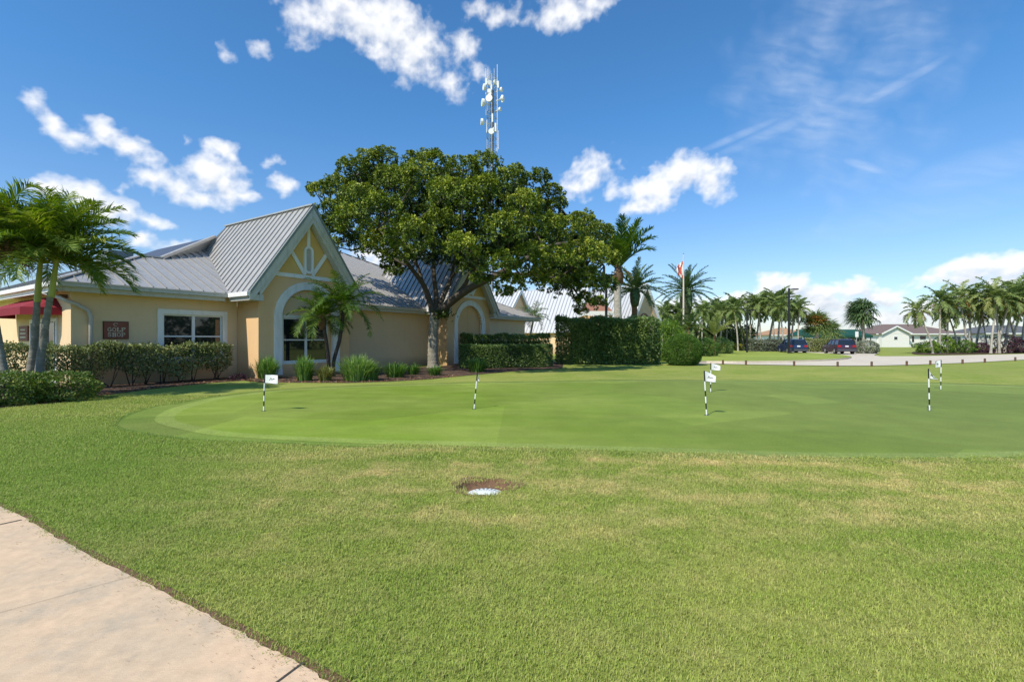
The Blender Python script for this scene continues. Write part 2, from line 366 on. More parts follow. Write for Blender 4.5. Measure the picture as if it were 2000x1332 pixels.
    idx = np.arange(na*ne).reshape(ne, na); q = np.stack([idx[:-1,:-1], idx[:-1,1:], idx[1:,1:], idx[1:,:-1]], -1).reshape(-1,4)
    keep = np.maximum(den, ci).ravel()[q].max(1) > .002; q = q[keep]
    me = bpy.data.meshes.new('sky'); me.vertices.add(na*ne); me.vertices.foreach_set('co', ver.reshape(-1).astype(np.float32))
    me.loops.add(q.size); me.loops.foreach_set('vertex_index', q.ravel().astype(np.int32)); me.polygons.add(len(q)); me.polygons.foreach_set('loop_start', np.arange(len(q), dtype=np.int32)*4)
    for nm, arr in (('cloud_mask', den), ('shade', shade), ('veil', ci)):
        at = me.attributes.new(nm, 'FLOAT', 'POINT'); at.data.foreach_set('value', arr.ravel().astype(np.float32))
    me.update(calc_edges=True); o = bpy.data.objects.new('sky', me); COL.objects.link(o)
    m, t = newmat('cloud'); m.cycles.emission_sampling = 'NONE'
    g = lambda n: t.n('ShaderNodeAttribute', _attribute_name=n).outputs['Fac']
    pos = t.n('ShaderNodeNewGeometry').outputs['Position']; fine = t.noise(pos, .035, 4, .65)
    dn = t.mr(t.math('ADD', g('cloud_mask'), t.math('MULTIPLY', t.math('SUBTRACT', fine, .5), .10)), .04, 1.0, 0, .95)
    dn = t.math('MULTIPLY', dn, t.mr(g('cloud_mask'), 0, .12))
    c = t.mix(g('shade'), (.90,.905,.92), (.46,.52,.62))
    vl = g('veil'); al = t.math('MAXIMUM', dn, vl)
    cc = t.mix(t.mr(dn, 0, .25), (.66,.74,.88), c)
    em = t.n('ShaderNodeEmission', Color=cc, Strength=1.0); tr = t.n('ShaderNodeBsdfTransparent'); mx = t.n('ShaderNodeMixShader', i0=al, i1=tr.outputs[0], i2=em.outputs[0]); out(t, mx.outputs[0])
    me.materials.append(m); tag(o, 'blue sky with scattered white cumulus clouds and thin veils', kind='structure')
clouds()
# ------------------------------------------------------------------ ground
def grasscol(t, pos):                             # turf colour from real position on the ground
    a = t.noise(pos, .35, 5, .6); b = t.noise(pos, 2.2, 5, .65); c = t.noise(pos, 22, 4, .7)
    st = t.n('ShaderNodeMapping', Vector=pos, Rotation=(0,0,R(35)), Scale=(.5,1.8,1)).outputs[0]
    s = t.noise(st, .8, 4, .6)
    sp = t.n('ShaderNodeSeparateXYZ', Vector=pos).outputs
    base = t.mix(t.mr(a, .35, .65), (.184,.250,.038), (.270,.306,.064))
    straw = t.math('ADD', t.math('MULTIPLY', t.mr(b, .46, .68), .55), t.math('MULTIPLY', t.mr(s, .45, .7), .55))
    # the drier band in front of the green
    band = t.math('MULTIPLY', t.mr(sp[1], 3.0, 4.6), t.mr(sp[1], 8.2, 6.6)); band = t.math('MULTIPLY', band, t.mr(sp[0], -4.2, -1.2, .12, 1))
    strawf = t.math('MULTIPLY', straw, t.math('ADD', t.math('MULTIPLY', band, .75), .28))
    col = t.mix(strawf, base, (.50,.40,.18))
    lush = t.math('MULTIPLY', t.mr(sp[0], -2.2, -5.0), t.mr(sp[1], 11, 8)); lush = t.math('MULTIPLY', lush, .55)
    col = t.mix(lush, col, (.130,.230,.022))
    return t.n('ShaderNodeHueSaturation', Color=col, Value=t.mr(c, .25, .75, .62, 1.38)).outputs[0], c
m, t = newmat('turf'); pos = t.n('ShaderNodeNewGeometry').outputs['Position']
c, fine = grasscol(t, pos)
f2 = t.noise(pos, 90, 3, .7)
c = t.n('ShaderNodeHueSaturation', Color=c, Value=t.mr(f2, .3, .7, .7, 1.3)).outputs[0]
p = t.n('ShaderNodeBsdfPrincipled', Base__Color=c, Roughness=.9, Normal=bump(t, f2, .6, .02)); p.inputs['Specular IOR Level'].default_value = .15
out(t, p.outputs[0]); M['turf'] = m
m, t = newmat('grass_blade'); pos = t.n('ShaderNodeNewGeometry').outputs['Position']
c, _ = grasscol(t, pos); at = t.n('ShaderNodeAttribute', _attribute_name='v').outputs['Fac']
c = t.n('ShaderNodeHueSaturation', Color=c, Value=t.mr(at, 0, 1, 1.1, 2.15)).outputs[0]
c = t.mix(t.mr(at, .86, .93, 0, .7), c, (.50,.42,.20))
p = t.n('ShaderNodeBsdfPrincipled', Base__Color=c, Roughness=.55); p.inputs['Specular IOR Level'].default_value = .3
tr = t.n('ShaderNodeBsdfTranslucent', Color=c); mx = t.n('ShaderNodeMixShader', i0=.35, i1=p.outputs[0], i2=tr.outputs[0])
out(t, mx.outputs[0]); M['blade'] = m
def greenmat(name, c1, c2, c3, bs):
    m, t = newmat(name); pos = t.n('ShaderNodeNewGeometry').outputs['Position']
    a = t.noise(pos, .22, 3, .5); b = t.noise(pos, 1.4, 5, .65); st = t.n('ShaderNodeMapping', Vector=pos, Rotation=(0,0,R(-25)), Scale=(.35,2.4,1)).outputs[0]
    s = t.noise(st, .9, 4, .6); f = t.noise(pos, 35, 4, .7)
    vo = t.n('ShaderNodeTexVoronoi', Vector=pos, Scale=.26); vc = t.n('ShaderNodeSeparateXYZ', Vector=vo.outputs['Color']).outputs[0]
    sp = t.n('ShaderNodeSeparateXYZ', Vector=pos).outputs
    c = t.mix(t.mr(t.math('ADD', a, t.math('MULTIPLY', t.math('SUBTRACT', s, .5), .6)), .38, .62), c1, c2)
    c = t.mix(t.mr(sp[0], -1.5, 9.0, 0, .75), c, c3)
    c = t.n('ShaderNodeHueSaturation', Color=c, Value=t.math('ADD', t.math('MULTIPLY', vc, .24), t.mr(b, .3, .7, .82, 1.06))).outputs[0]
    c = t.n('ShaderNodeHueSaturation', Color=c, Value=t.mr(f, .3, .7, 1-bs, 1+bs)).outputs[0]
    g2 = t.noise(pos, 110, 3, .7); c = t.n('ShaderNodeHueSaturation', Color=c, Value=t.mr(g2, .3, .7, .80, 1.2)).outputs[0]
    p = t.n('ShaderNodeBsdfPrincipled', Base__Color=c, Roughness=.85, Normal=bump(t, f, .4, .008)); p.inputs['Specular IOR Level'].default_value = .2
    out(t, p.outputs[0]); return m
M['green'] = greenmat('putting_turf', (.150,.220,.020), (.205,.262,.042), (.150,.195,.046), .12)
M['fringe'] = greenmat('fringe_turf', (.19,.255,.045), (.235,.285,.065), (.18,.225,.065), .35)
M['apron'] = greenmat('apron_turf', (.130,.190,.028), (.175,.215,.042), (.130,.170,.042), .4)
M['island'] = greenmat('island_turf', (.21,.27,.045), (.28,.32,.06), (.24,.29,.05), .2)
def axis(ranges):
    o = []
    for a, b, n in ranges: o += list(np.linspace(a, b, n, endpoint=False))
    o.append(ranges[-1][1]); return o
xs = axis([(-1500,-200,12),(-200,-45,20),(-45,-1.0,88),(-1.0,.45,42),(.45,45,89),(45,200,20),(200,1500,12)])
ys = axis([(-300,-10,8),(-10,4.6,28),(4.6,5.9,40),(5.9,50,88),(50,200,20),(200,2500,14)])
mb = MB(); nx = len(xs)
for y in ys:
    for x in xs: mb.v.append((x, y, tz(x, y)))
for j in range(len(ys)-1):
    for i in range(nx-1):
        a = j*nx+i; mb.f.append((a, a+1, a+nx+1, a+nx)); mb.m.append(0)
tag(mb.build('ground', M['turf'], smooth=True), 'mown green lawn with straw coloured patches around the putting green', 'lawn', kind='structure')
def catmull(pts, n=8):
    o = []; N = len(pts)
    for i in range(N):
        p0, p1, p2, p3 = (Vector(pts[(i+k-1) % N][:2]) for k in range(4))
        for j in range(n):
            u = j/n; o.append(.5*((2*p1)+(-p0+p2)*u+(2*p0-5*p1+4*p2-p3)*u*u+(-p0+3*p1-3*p2+p3)*u**3))
    return o
gpx = [(345,822),(420,840),(500,848),(700,858),(900,863),(1300,875),(1650,885),(2000,880),(2300,850),(2450,815),(2350,782),(2150,765),(2000,757),(1800,751),(1640,748),
       (1400,746),(1100,747),(900,751),(700,757),(560,764),(450,777),(385,792),(350,806)]
gpoly = catmull([G(*p) for p in gpx])
cen = Vector((2.0, 11.5))
def sheet(name, poly, mat, lift, center, rings=26, label=None, inner=None):
    mb = MB(); n = len(poly)
    r0 = inner if inner else None
    for k in range(rings+1):
        for i, p in enumerate(poly):
            a = (r0[i] if r0 else center); q = a.lerp(p, k/rings) if r0 else center.lerp(p, (k/rings)*.999+.001)
            mb.v.append((q.x, q.y, tz(q.x, q.y)+lift))
    for k in range(rings):
        for i in range(n):
            j = (i+1) % n; mb.f.append((k*n+i, (k+1)*n+i, (k+1)*n+j, k*n+j)); mb.m.append(0)
    return tag(mb.build(name, mat, smooth=True), label, kind='structure')
sheet('putting_green', gpoly, M['green'], .006, cen, label='smooth close-mown putting green with a curved edge')
def offset(poly, fn):
    o = []; N = len(poly)
    for i, p in enumerate(poly):
        tn = (poly[(i+1) % N]-poly[i-1]).normalized(); nn = Vector((tn.y, -tn.x))
        if nn.dot(p-cen) < 0: nn = -nn
        o.append(p+nn*fn(p))
    return o
fr = offset(gpoly, lambda p: .30 if p.y < 9 else .30+.10*min(1, (p.y-9)/4))
sheet('green_fringe', fr, M['fringe'], .006, cen, rings=2, inner=gpoly, label='paler strip of turf round the putting green')
ap = offset(gpoly, lambda p: .46+.42*min(1, max(0, (-4-p.x)/2.6)) if p.y < 12 else .62)
sheet('green_apron', ap, M['apron'], .003, cen, rings=3, inner=fr, label='darker mown collar outside the pale fringe')
ap2 = offset(ap, lambda p: .10)
M['collar_edge'] = greenmat('collar_edge_turf', (.085,.14,.018), (.11,.165,.025), (.09,.13,.03), .3)
sheet('collar_edge', ap2, M['collar_edge'], .0045, cen, rings=1, inner=ap, label='thin darker mown line round the collar of the green')
def flat(name, pts, mat, z, label, cat=None, kind='structure', step=None):
    mb = MB(); l = [Vector((p[0], p[1], 0)) for p in pts]
    for tr in tessellate_polygon([l]):
        q = [l[k] for k in tr]
        if (q[1]-q[0]).cross(q[2]-q[0]).z < 0: q = q[::-1]
        mb.poly([(p.x, p.y, tz(p.x, p.y)*(1 if step is None else step)+z) for p in q])
    return mb.build(name, mat) if label is None else tag(mb.build(name, mat), label, cat, kind=kind)
# concrete sidewalk
m, t = newmat('concrete'); pos = t.n('ShaderNodeNewGeometry').outputs['Position']
a = t.noise(pos, 1.1, 6, .6); b = t.noise(pos, 14, 6, .7); g = t.noise(pos, 160, 3, .6)
st = t.n('ShaderNodeMapping', Vector=pos, Rotation=(0,0,R(55)), Scale=(.6,5,1)).outputs[0]; br = t.noise(st, 30, 3, .6)
c = t.mix(t.mr(a, .38, .62), (.52,.395,.265), (.64,.45,.285))
c = t.mix(t.mr(t.noise(pos, 2.4, 5, .7), .52, .70, 0, .6), c, (.35,.31,.235))
c = t.n('ShaderNodeHueSaturation', Color=c, Value=t.math('ADD', t.mr(b, .3, .7, .38, .60), t.mr(g, .3, .7, .46, .56))).outputs[0]
sc = t.n('ShaderNodeTexVoronoi', Vector=pos, Scale=1.9, Randomness=1.0).outputs['Distance']
c = t.mix(t.mr(t.math('ADD', sc, t.math('MULTIPLY', b, .03)), .055, .035, 0, .75), c, (.10,.09,.09))
sc = t.n('ShaderNodeTexVoronoi', Vector=pos, Scale=9.0, Randomness=1.0).outputs['Distance']
c = t.mix(t.mr(sc, .045, .03, 0, .45), c, (.16,.13,.11))
p = t.n('ShaderNodeBsdfPrincipled', Base__Color=c, Roughness=.88, Normal=bump(t, t.math('ADD', br, g), .35, .004)); out(t, p.outputs[0]); M['concrete'] = m
M['joint'] = plain('joint_dirt', (.06,.05,.04), .95)
def edge_w(p): return G(*p)
ed = [Vector((-13,7.4)), Vector((-7.2,5.55))]+[G(*p).to_2d() for p in ((0,992),(90,1040),(180,1090),(330,1165),(500,1255),(640,1332))]+[Vector((-.35,1.93)), Vector((.5,1.5)), Vector((2,.9))]
ed2 = []
for i in range(len(ed)-1):
    n = 14
    for k in range(n):
        u = k/n
        p0, p1, p2, p3 = ed[max(i-1,0)], ed[i], ed[i+1], ed[min(i+2, len(ed)-1)]
        ed2.append(.5*((2*p1)+(-p0+p2)*u+(2*p0-5*p1+4*p2-p3)*u*u+(-p0+3*p1-3*p2+p3)*u**3))
ed2.append(ed[-1])
ed3 = [p+Vector((random.gauss(0,.006), random.gauss(0,.006))) for p in ed2]
far = [Vector((2,-1.6)),Vector((-1.4,-.6)),Vector((-4.2,1.6)),Vector((-7,3.2)),Vector((-13,4.9))]
mb = MB(); top = [Vector((p.x,p.y,0)) for p in ed3+far]
for tr in tessellate_polygon([top]):
    q = [top[k] for k in tr]
    if (q[1]-q[0]).cross(q[2]-q[0]).z < 0: q = q[::-1]
    mb.poly([(p.x,p.y,.012) for p in q])
for a, b in zip(top, top[1:]+top[:1]): mb.poly([(a.x,a.y,.012),(a.x,a.y,-.08),(b.x,b.y,-.08),(b.x,b.y,.012)])
def jline(p, d, w, ln=2.4):
    d = Vector(d).normalized(); n = Vector((-d.y,d.x))*w/2; q = p+d*ln
    mb.poly([(p.x-n.x,p.y-n.y,.0165),(p.x+n.x,p.y+n.y,.0165),(q.x+n.x,q.y+n.y,.0165),(q.x-n.x,q.y-n.y,.0165)], 1)
jline(G(592,1299).to_2d(), (-.42,-.9), .011); jline(G(42,1018).to_2d(), (-.59,-.81), .016); jline(G(268,1126).to_2d(), (-.7,-.72), .0022)
tag(mb.build('sidewalk', [M['concrete'], M['joint']]), 'pinkish concrete footpath curving across the near corner', 'path', kind='structure')
mb = MB()
for a, b in zip(ed2, ed2[1:]):
    tn = (b-a).normalized(); nn = Vector((-tn.y, tn.x)); 
    if nn.y < 0: nn = -nn
    wa = .05+.03*math.sin(a.x*9)+.02*math.sin(a.x*23)
    mb.poly([(a.x,a.y,.004),(b.x,b.y,.004),(b.x+nn.x*.06,b.y+nn.y*.06,.004),(a.x+nn.x*.06,a.y+nn.y*.06,.004)])
tag(mb.build('path_edge_soil', M['dirt']), 'thin line of bare soil between path and grass', kind='structure')
n = 700; ti = rng.uniform(0, len(ed2)-1.01, n); cp = np.array([list(ed2[int(k)].lerp(ed2[int(k)+1], k-int(k))) for k in ti]); dv = rng.exponential(.09, n)
clip_ = np.stack([cp[:,0]-.45*dv, cp[:,1]-.85*dv, np.full(n, .019)], 1); cd_ = rng.normal(size=(n,3)); cd_[:,2] = 0
quads('grass_clippings', leaves(clip_, nrm(cd_), rng.uniform(.008,.022,n), .003, np.tile([0,0,1.0],(n,1))), rng.uniform(.3,1,n), M['dead']); tag(bpy.data.objects['grass_clippings'], 'dry grass clippings scattered along the path edge', 'clippings', kind='stuff')
# mulch
m, t = newmat('mulch'); pos = t.n('ShaderNodeNewGeometry').outputs['Position']
a = t.noise(pos, 16, 6, .75); v = t.n('ShaderNodeTexVoronoi', Vector=pos, Scale=14).outputs
c = t.mix(t.mr(a, .35, .65), (.035,.019,.012), (.12,.06,.035)); vc = t.n('ShaderNodeSeparateXYZ', Vector=v['Color']).outputs[0]
c = t.mix(t.mr(vc, .85, .95, 0, .7), c, (.34,.24,.15))
p = t.n('ShaderNodeBsdfPrincipled', Base__Color=c, Roughness=.95, Normal=bump(t, t.math('ADD', a, v['Distance']), 1.0, .05)); out(t, p.outputs[0]); M['mulch'] = m
fpx = [(-150,835),(0,797),(60,792),(120,787),(190,774),(300,759),(400,749),(470,744),(520,747),(600,748),(680,748),(760,745),(840,741),(900,735),(960,729),(1040,724),(1100,720)]
front = [G(*p) for p in fpx]
mb_pts = [p+Vector((random.gauss(0,.05), random.gauss(0,.05), 0)) for p in front]
back = [G(1100,709), LW(25,1.6), LW(12,1.6), LW(12,0), LW(4.5,1.6), LW(4.5,.02), LW(0,.02), LW(0,1.6), LW(-5.4,1.6), LW(-5.5,6), LW(-14,6)]
flat('mulch_bed', [(p.x,p.y) for p in mb_pts+back], M['mulch'], .012, 'red brown mulch bed with fallen leaves along the building', 'mulch')
# roads
m, t = newmat('road_surface'); pos = t.n('ShaderNodeNewGeometry').outputs['Position']
c = t.mix(t.mr(t.noise(pos, .5, 5, .6), .35, .65), (.54,.47,.37), (.62,.54,.42)); c = t.n('ShaderNodeHueSaturation', Color=c, Value=t.mr(t.noise(pos, 12, 5, .7), .3, .7, .85, 1.1)).outputs[0]
p = t.n('ShaderNodeBsdfPrincipled', Base__Color=c, Roughness=.9); out(t, p.outputs[0]); M['road'] = m
near = [(1320,710.5),(1400,711.5),(1450,712.5),(1551,714.5),(1640,716),(1710,715.5),(1790,713),(1880,709.5),(1940,706.5),(2000,703),(2150,697)]
farp = [(2300,690),(2150,690.5),(2000,691.8),(1900,694),(1800,696),(1720,696.5),(1690,692),(1640,691),(1560,690),(1500,687),(1320,688)]
flat('road', [G(*p) for p in near+farp], M['road'], .03, 'pale pinkish driveway curving past the lawn', 'road', step=1)
flat('parking_lot', [G(*p) for p in ((1500,688),(1500,685),(1600,684.5),(1712,685.5),(1716,690),(1706,695),(1600,690.5))], M['road'], .036, 'pale concrete parking area behind the grass island', 'parking', step=1)
ip = catmull([G(*p) for p in ((1330,687.5),(1420,687),(1500,688.5),(1570,691),(1630,694.5),(1662,699),(1650,703),(1610,706),(1540,708.5),(1450,709.8),(1380,709.4),(1320,709))], 5)
mb = MB(); l = [Vector((p.x,p.y,0)) for p in ip]
for tr in tessellate_polygon([l]):
    q = [l[k] for k in tr]
    if (q[1]-q[0]).cross(q[2]-q[0]).z < 0: q = q[::-1]
    mb.poly([(p.x,p.y,.16) for p in q])
for a, b in zip(l, l[1:]+l[:1]): mb.poly([(a.x,a.y,.16),(a.x,a.y,-.1),(b.x,b.y,-.1),(b.x,b.y,.16)], 1)
tag(mb.build('grass_island', [M['island'], M['road']]), 'bright green grass island between driveway and parking', 'lawn', kind='structure')
flat('planting_bed', catmull([G(*p) for p in ((1785,692),(1830,693.5),(1900,692.5),(1985,690.5),(2050,689),(2050,684),(1950,683),(1850,684),(1790,687))], 4), M['mulch'], .05, 'mulch bed under the palm clump beyond the drive', 'mulch')
# real grass blades on the near lawn
def inside(poly, x, y):
    px = np.array([p[0] for p in poly]); py = np.array([p[1] for p in poly]); c = np.zeros(len(x), bool)
    j = len(px)-1
    for i in range(len(px)):
        cnd = ((py[i] > y) != (py[j] > y))
        c ^= cnd & (x < (px[j]-px[i])*(y-py[i])/(py[j]-py[i]+1e-12)+px[i]); j = i
    return c
def grass_field():
    pts = []
    for y0, y1, sp in ((1.9,4.2,.058),(4.2,6.5,.070),(6.5,9.5,.095),(9.5,14,.15)):
        yy = np.arange(y0, y1, sp); 
        for y in yy:
            hw = y*1.09+.25; x = np.arange(-hw, hw, sp)
            pts.append(np.stack([x, np.full_like(x, y), np.full_like(x, sp)], 1))
    p = np.concatenate(pts); p[:, :2] += rng.uniform(-.5, .5, (len(p), 2))*p[:, 2:3]
    k = ~inside([(q.x,q.y) for q in fr], p[:,0], p[:,1]); k &= ~(inside([(q.x,q.y) for q in ap2], p[:,0], p[:,1]) & (p[:,0] < -2.0)); k &= ~inside([(q.x,q.y) for q in ed2+far], p[:,0], p[:,1])
    k &= ~inside([(q.x,q.y) for q in mb_pts+back], p[:,0], p[:,1])
    k &= ~((p[:,1] > 9.5) & (p[:,0] > -3))
    k &= np.hypot((p[:,0]+.29)/.28, (p[:,1]-5.30)/.27) > 1
    p = p[k]; N = len(p)
    scl = np.clip(p[:,2]/.062, 1, 1.9)
    NB = 60; r = .052
    vs = []; fs = []; vals = []
    for i in range(NB):
        x, y = rng.uniform(-r, r, 2); a = rng.uniform(0, 2*math.pi); h = rng.uniform(.009,.022); ln = rng.uniform(.2,1.3)*h; w_ = rng.uniform(.0013,.0022)
        cx, sy_ = math.cos(a), math.sin(a); wx, wy = -sy_*w_, cx*w_
        j = len(vs)
        vs += [(x-wx,y-wy,-.003),(x+wx,y+wy,-.003),(x+cx*ln*.4+wx*.8,y+sy_*ln*.4+wy*.8,h*.65),(x+cx*ln*.4-wx*.8,y+sy_*ln*.4-wy*.8,h*.65),(x+cx*ln,y+sy_*ln,h)]
        fs += [(j,j+1,j+2,j+3),(j+3,j+2,j+4)]; v_ = rng.uniform(); vals += [v_, v_]
    nb = len(vs)
    zz = np.array([tz(a, b) for a, b in p[:, :2]])
    allv = vs+[(a, b, c) for (a, b), c in zip(p[:, :2], zz)]
    me = bpy.data.meshes.new('lawn_grass'); me.from_pydata([tuple(map(float, q)) for q in allv], [], fs)
    at = me.attributes.new('v', 'FLOAT', 'FACE'); at.data.foreach_set('value', np.array(vals, dtype=np.float32))
    isb = np.zeros(len(allv), dtype=bool); isb[:nb] = True
    at = me.attributes.new('blade', 'BOOLEAN', 'POINT'); at.data.foreach_set('value', isb)
    s_ = np.ones(len(allv), dtype=np.float32); s_[nb:] = scl*rng.uniform(.8, 1.25, N); at = me.attributes.new('scl', 'FLOAT', 'POINT'); at.data.foreach_set('value', s_)
    ra = np.zeros(len(allv), dtype=np.float32); ra[nb:] = rng.uniform(0, 6.28, N); at = me.attributes.new('rotz', 'FLOAT', 'POINT'); at.data.foreach_set('value', ra)
    me.materials.append(M['blade']); me.update()
    o = bpy.data.objects.new('lawn_grass', me); COL.objects.link(o)
    ng = bpy.data.node_groups.new('grass_nodes', 'GeometryNodeTree')
    ng.interface.new_socket('Geometry', in_out='INPUT', socket_type='NodeSocketGeometry'); ng.interface.new_socket('Geometry', in_out='OUTPUT', socket_type='NodeSocketGeometry')
    N_ = ng.nodes.new; lk = ng.links.new
    gi = N_('NodeGroupInput'); go = N_('NodeGroupOutput'); se = N_('GeometryNodeSeparateGeometry'); se.domain = 'POINT'
    nb_ = N_('GeometryNodeInputNamedAttribute'); nb_.data_type = 'BOOLEAN'; nb_.inputs[0].default_value = 'blade'
    ns = N_('GeometryNodeInputNamedAttribute'); ns.data_type = 'FLOAT'; ns.inputs[0].default_value = 'scl'
    nr = N_('GeometryNodeInputNamedAttribute'); nr.data_type = 'FLOAT'; nr.inputs[0].default_value = 'rotz'
    cx = N_('ShaderNodeCombineXYZ'); ip_ = N_('GeometryNodeInstanceOnPoints')
    lk(gi.outputs[0], se.inputs[0]); lk(nb_.outputs[0], se.inputs[1]); lk(se.outputs[1], ip_.inputs['Points']); lk(se.outputs[0], ip_.inputs['Instance'])
    lk(nr.outputs[0], cx.inputs[2]); lk(cx.outputs[0], ip_.inputs['Rotation']); lk(ns.outputs[0], ip_.inputs['Scale']); lk(ip_.outputs[0], go.inputs[0])
    md = o.modifiers.new('grass', 'NODES'); md.node_group = ng
    tag(o, 'short coarse lawn grass in the foreground', 'grass', kind='stuff')
    print('grass clumps', N)
grass_field()
# ------------------------------------------------------------------ club building
bld = thing('golf_shop_building', 'long cream stucco golf shop with grey standing seam metal roof and arched gable bays', 'building', (B0.x,B0.y,0), ROT)
ZE, SE, PM = 3.54, 1.17, .45
TE, AP, TA = -.6, 7.64, 2.27
GP = (AP-ZE)/(TA-TE)
def zm(s): return ZE+PM*(s-SE)
def seamed(name, pts, up2, spacing, parent=bld, mats=None, rib=(.028,.045), phase=0.0, thick=.07):
    mb = MB(); pts = [Vector(p) for p in pts]; mb.slab(pts, thick)
    n = Vector((0,0,0))
    for a, b in zip(pts, pts[1:]+pts[:1]): n += a.cross(b)
    n.normalize(); n = n if n.z > 0 else -n
    up = Vector((up2[0], up2[1], 0)); up = (up-n*up.dot(n)).normalized(); ac = up.cross(n).normalized()
    o = pts[0]; q = [((p-o).dot(ac), (p-o).dot(up)) for p in pts]
    a = min(x for x, _ in q)+.12+phase; a1 = max(x for x, _ in q)
    while a < a1-.03:
        hits = []
        for (x0,y0), (x1,y1) in zip(q, q[1:]+q[:1]):
            if (x0 > a) != (x1 > a): hits.append(y0+(y1-y0)*(a-x0)/(x1-x0))
        hits.sort()
        for h0, h1 in zip(hits[::2], hits[1::2]):
            if h1-h0 > .1: mb.bar(o+ac*a+up*(h0+.015)+n*rib[1]*.5, o+ac*a+up*(h1-.015)+n*rib[1]*.5, rib[0], rib[1], 1, up=n)
        a += spacing
    return mb.build(name, mats or [M['roof'], M['seam']], parent)
vt = TA-(AP-zm(7.1))/GP; ve = TE
def gable_bay(t0, n_sp=.43):
    seamed('gable_roof', [(t0+TE,-.42,ZE),(t0+TA,-.42,AP),(t0+TA,7.1,AP),(t0+vt,7.1,zm(7.1)),(t0+TE,SE,ZE)], (1,0), n_sp)
    r = 2*TA
    seamed('gable_roof', [(t0+r-TE,-.42,ZE),(t0+TA,-.42,AP),(t0+TA,7.1,AP),(t0+r-vt,7.1,zm(7.1)),(t0+r-TE,SE,ZE)], (-1,0), n_sp)
    mb = MB(); mb.poly([(t0+TA,7.1,AP),(t0+vt-1,7.1,zm(7.1)-1),(t0+r-vt+1,7.1,zm(7.1)-1)])
    mb.build('gable_back', M['fascia'], bld)
    mb = MB(); mb.bar((t0+TA,-.46,AP+.02),(t0+TA,7.15,AP+.02), .22, .06); mb.build('ridge_cap', M['roof'], bld)
    # rake boards: a wide board, a proud inner moulding and a metal edge
    for sgn in (-1, 1):
        def tr(tt): return t0+tt if sgn < 0 else t0+r-tt
        mb = MB()
        def rake(o0, o1, s0, s1, mi, te=TE):
            za, zb = GP*0, 0
            pts = [(te, ZE+(te-TE)*GP-o0), (TA, AP-o0), (TA, AP-o1), (te, ZE+(te-TE)*GP-o1)]
            if o1 > .32 and te == TE: pts = pts[:3]+[(TE+(o1-.32)/GP, ZE-.32), (TE, ZE-.32)]
            fr_ = [Vector((tr(a), s0, z)) for a, z in pts]; bk = [Vector((tr(a), s1, z)) for a, z in pts]
            mb.poly(fr_, mi); mb.poly(bk[::-1], mi)
            for k in range(len(pts)): j = (k+1) % len(pts); mb.poly([fr_[k], bk[k], bk[j], fr_[j]], mi)
        rake(-.02,.13,-.47,-.40,1); rake(.13,.52,-.44,-.39,0); rake(.52,.80,-.40,-.05,0, te=TE+.42)
        mb.build('rake_board', [M['fascia'], M['fascia_dark']], bld)
        # boxed eave return at the side
        mb = MB()
        a, b = sorted((tr(TE), tr(0.0)))
        mb.box((a+.01,-.385,3.20),(b-.005,SE+.02,3.44))
        e0, e1 = sorted((tr(TE-.10), tr(TE+.005))); mb.box((e0,-.42,3.36),(e1,SE-.12,3.53), 1)
        mb.build('eave_return', [M['fascia'], M['trim']], bld)
def arch_pts(tc, hw, zb, zs, n=18):              # outline of an arched opening
    o = [(tc-hw, zb)]+[(tc-hw*math.cos(math.pi*k/n), zs+hw*math.sin(math.pi*k/n)) for k in range(n+1)]+[(tc+hw, zb)]
    return o
tl, _ = L(537,640,0); tr_, _ = L(660,640,0); _, ztop = L(592,552.6,0)
OC = (tl+tr_)/2; OH = (tr_-tl)/2; OS = ztop-OH; TW = .30
print('arch', tl, tr_, ztop, OC, OH)
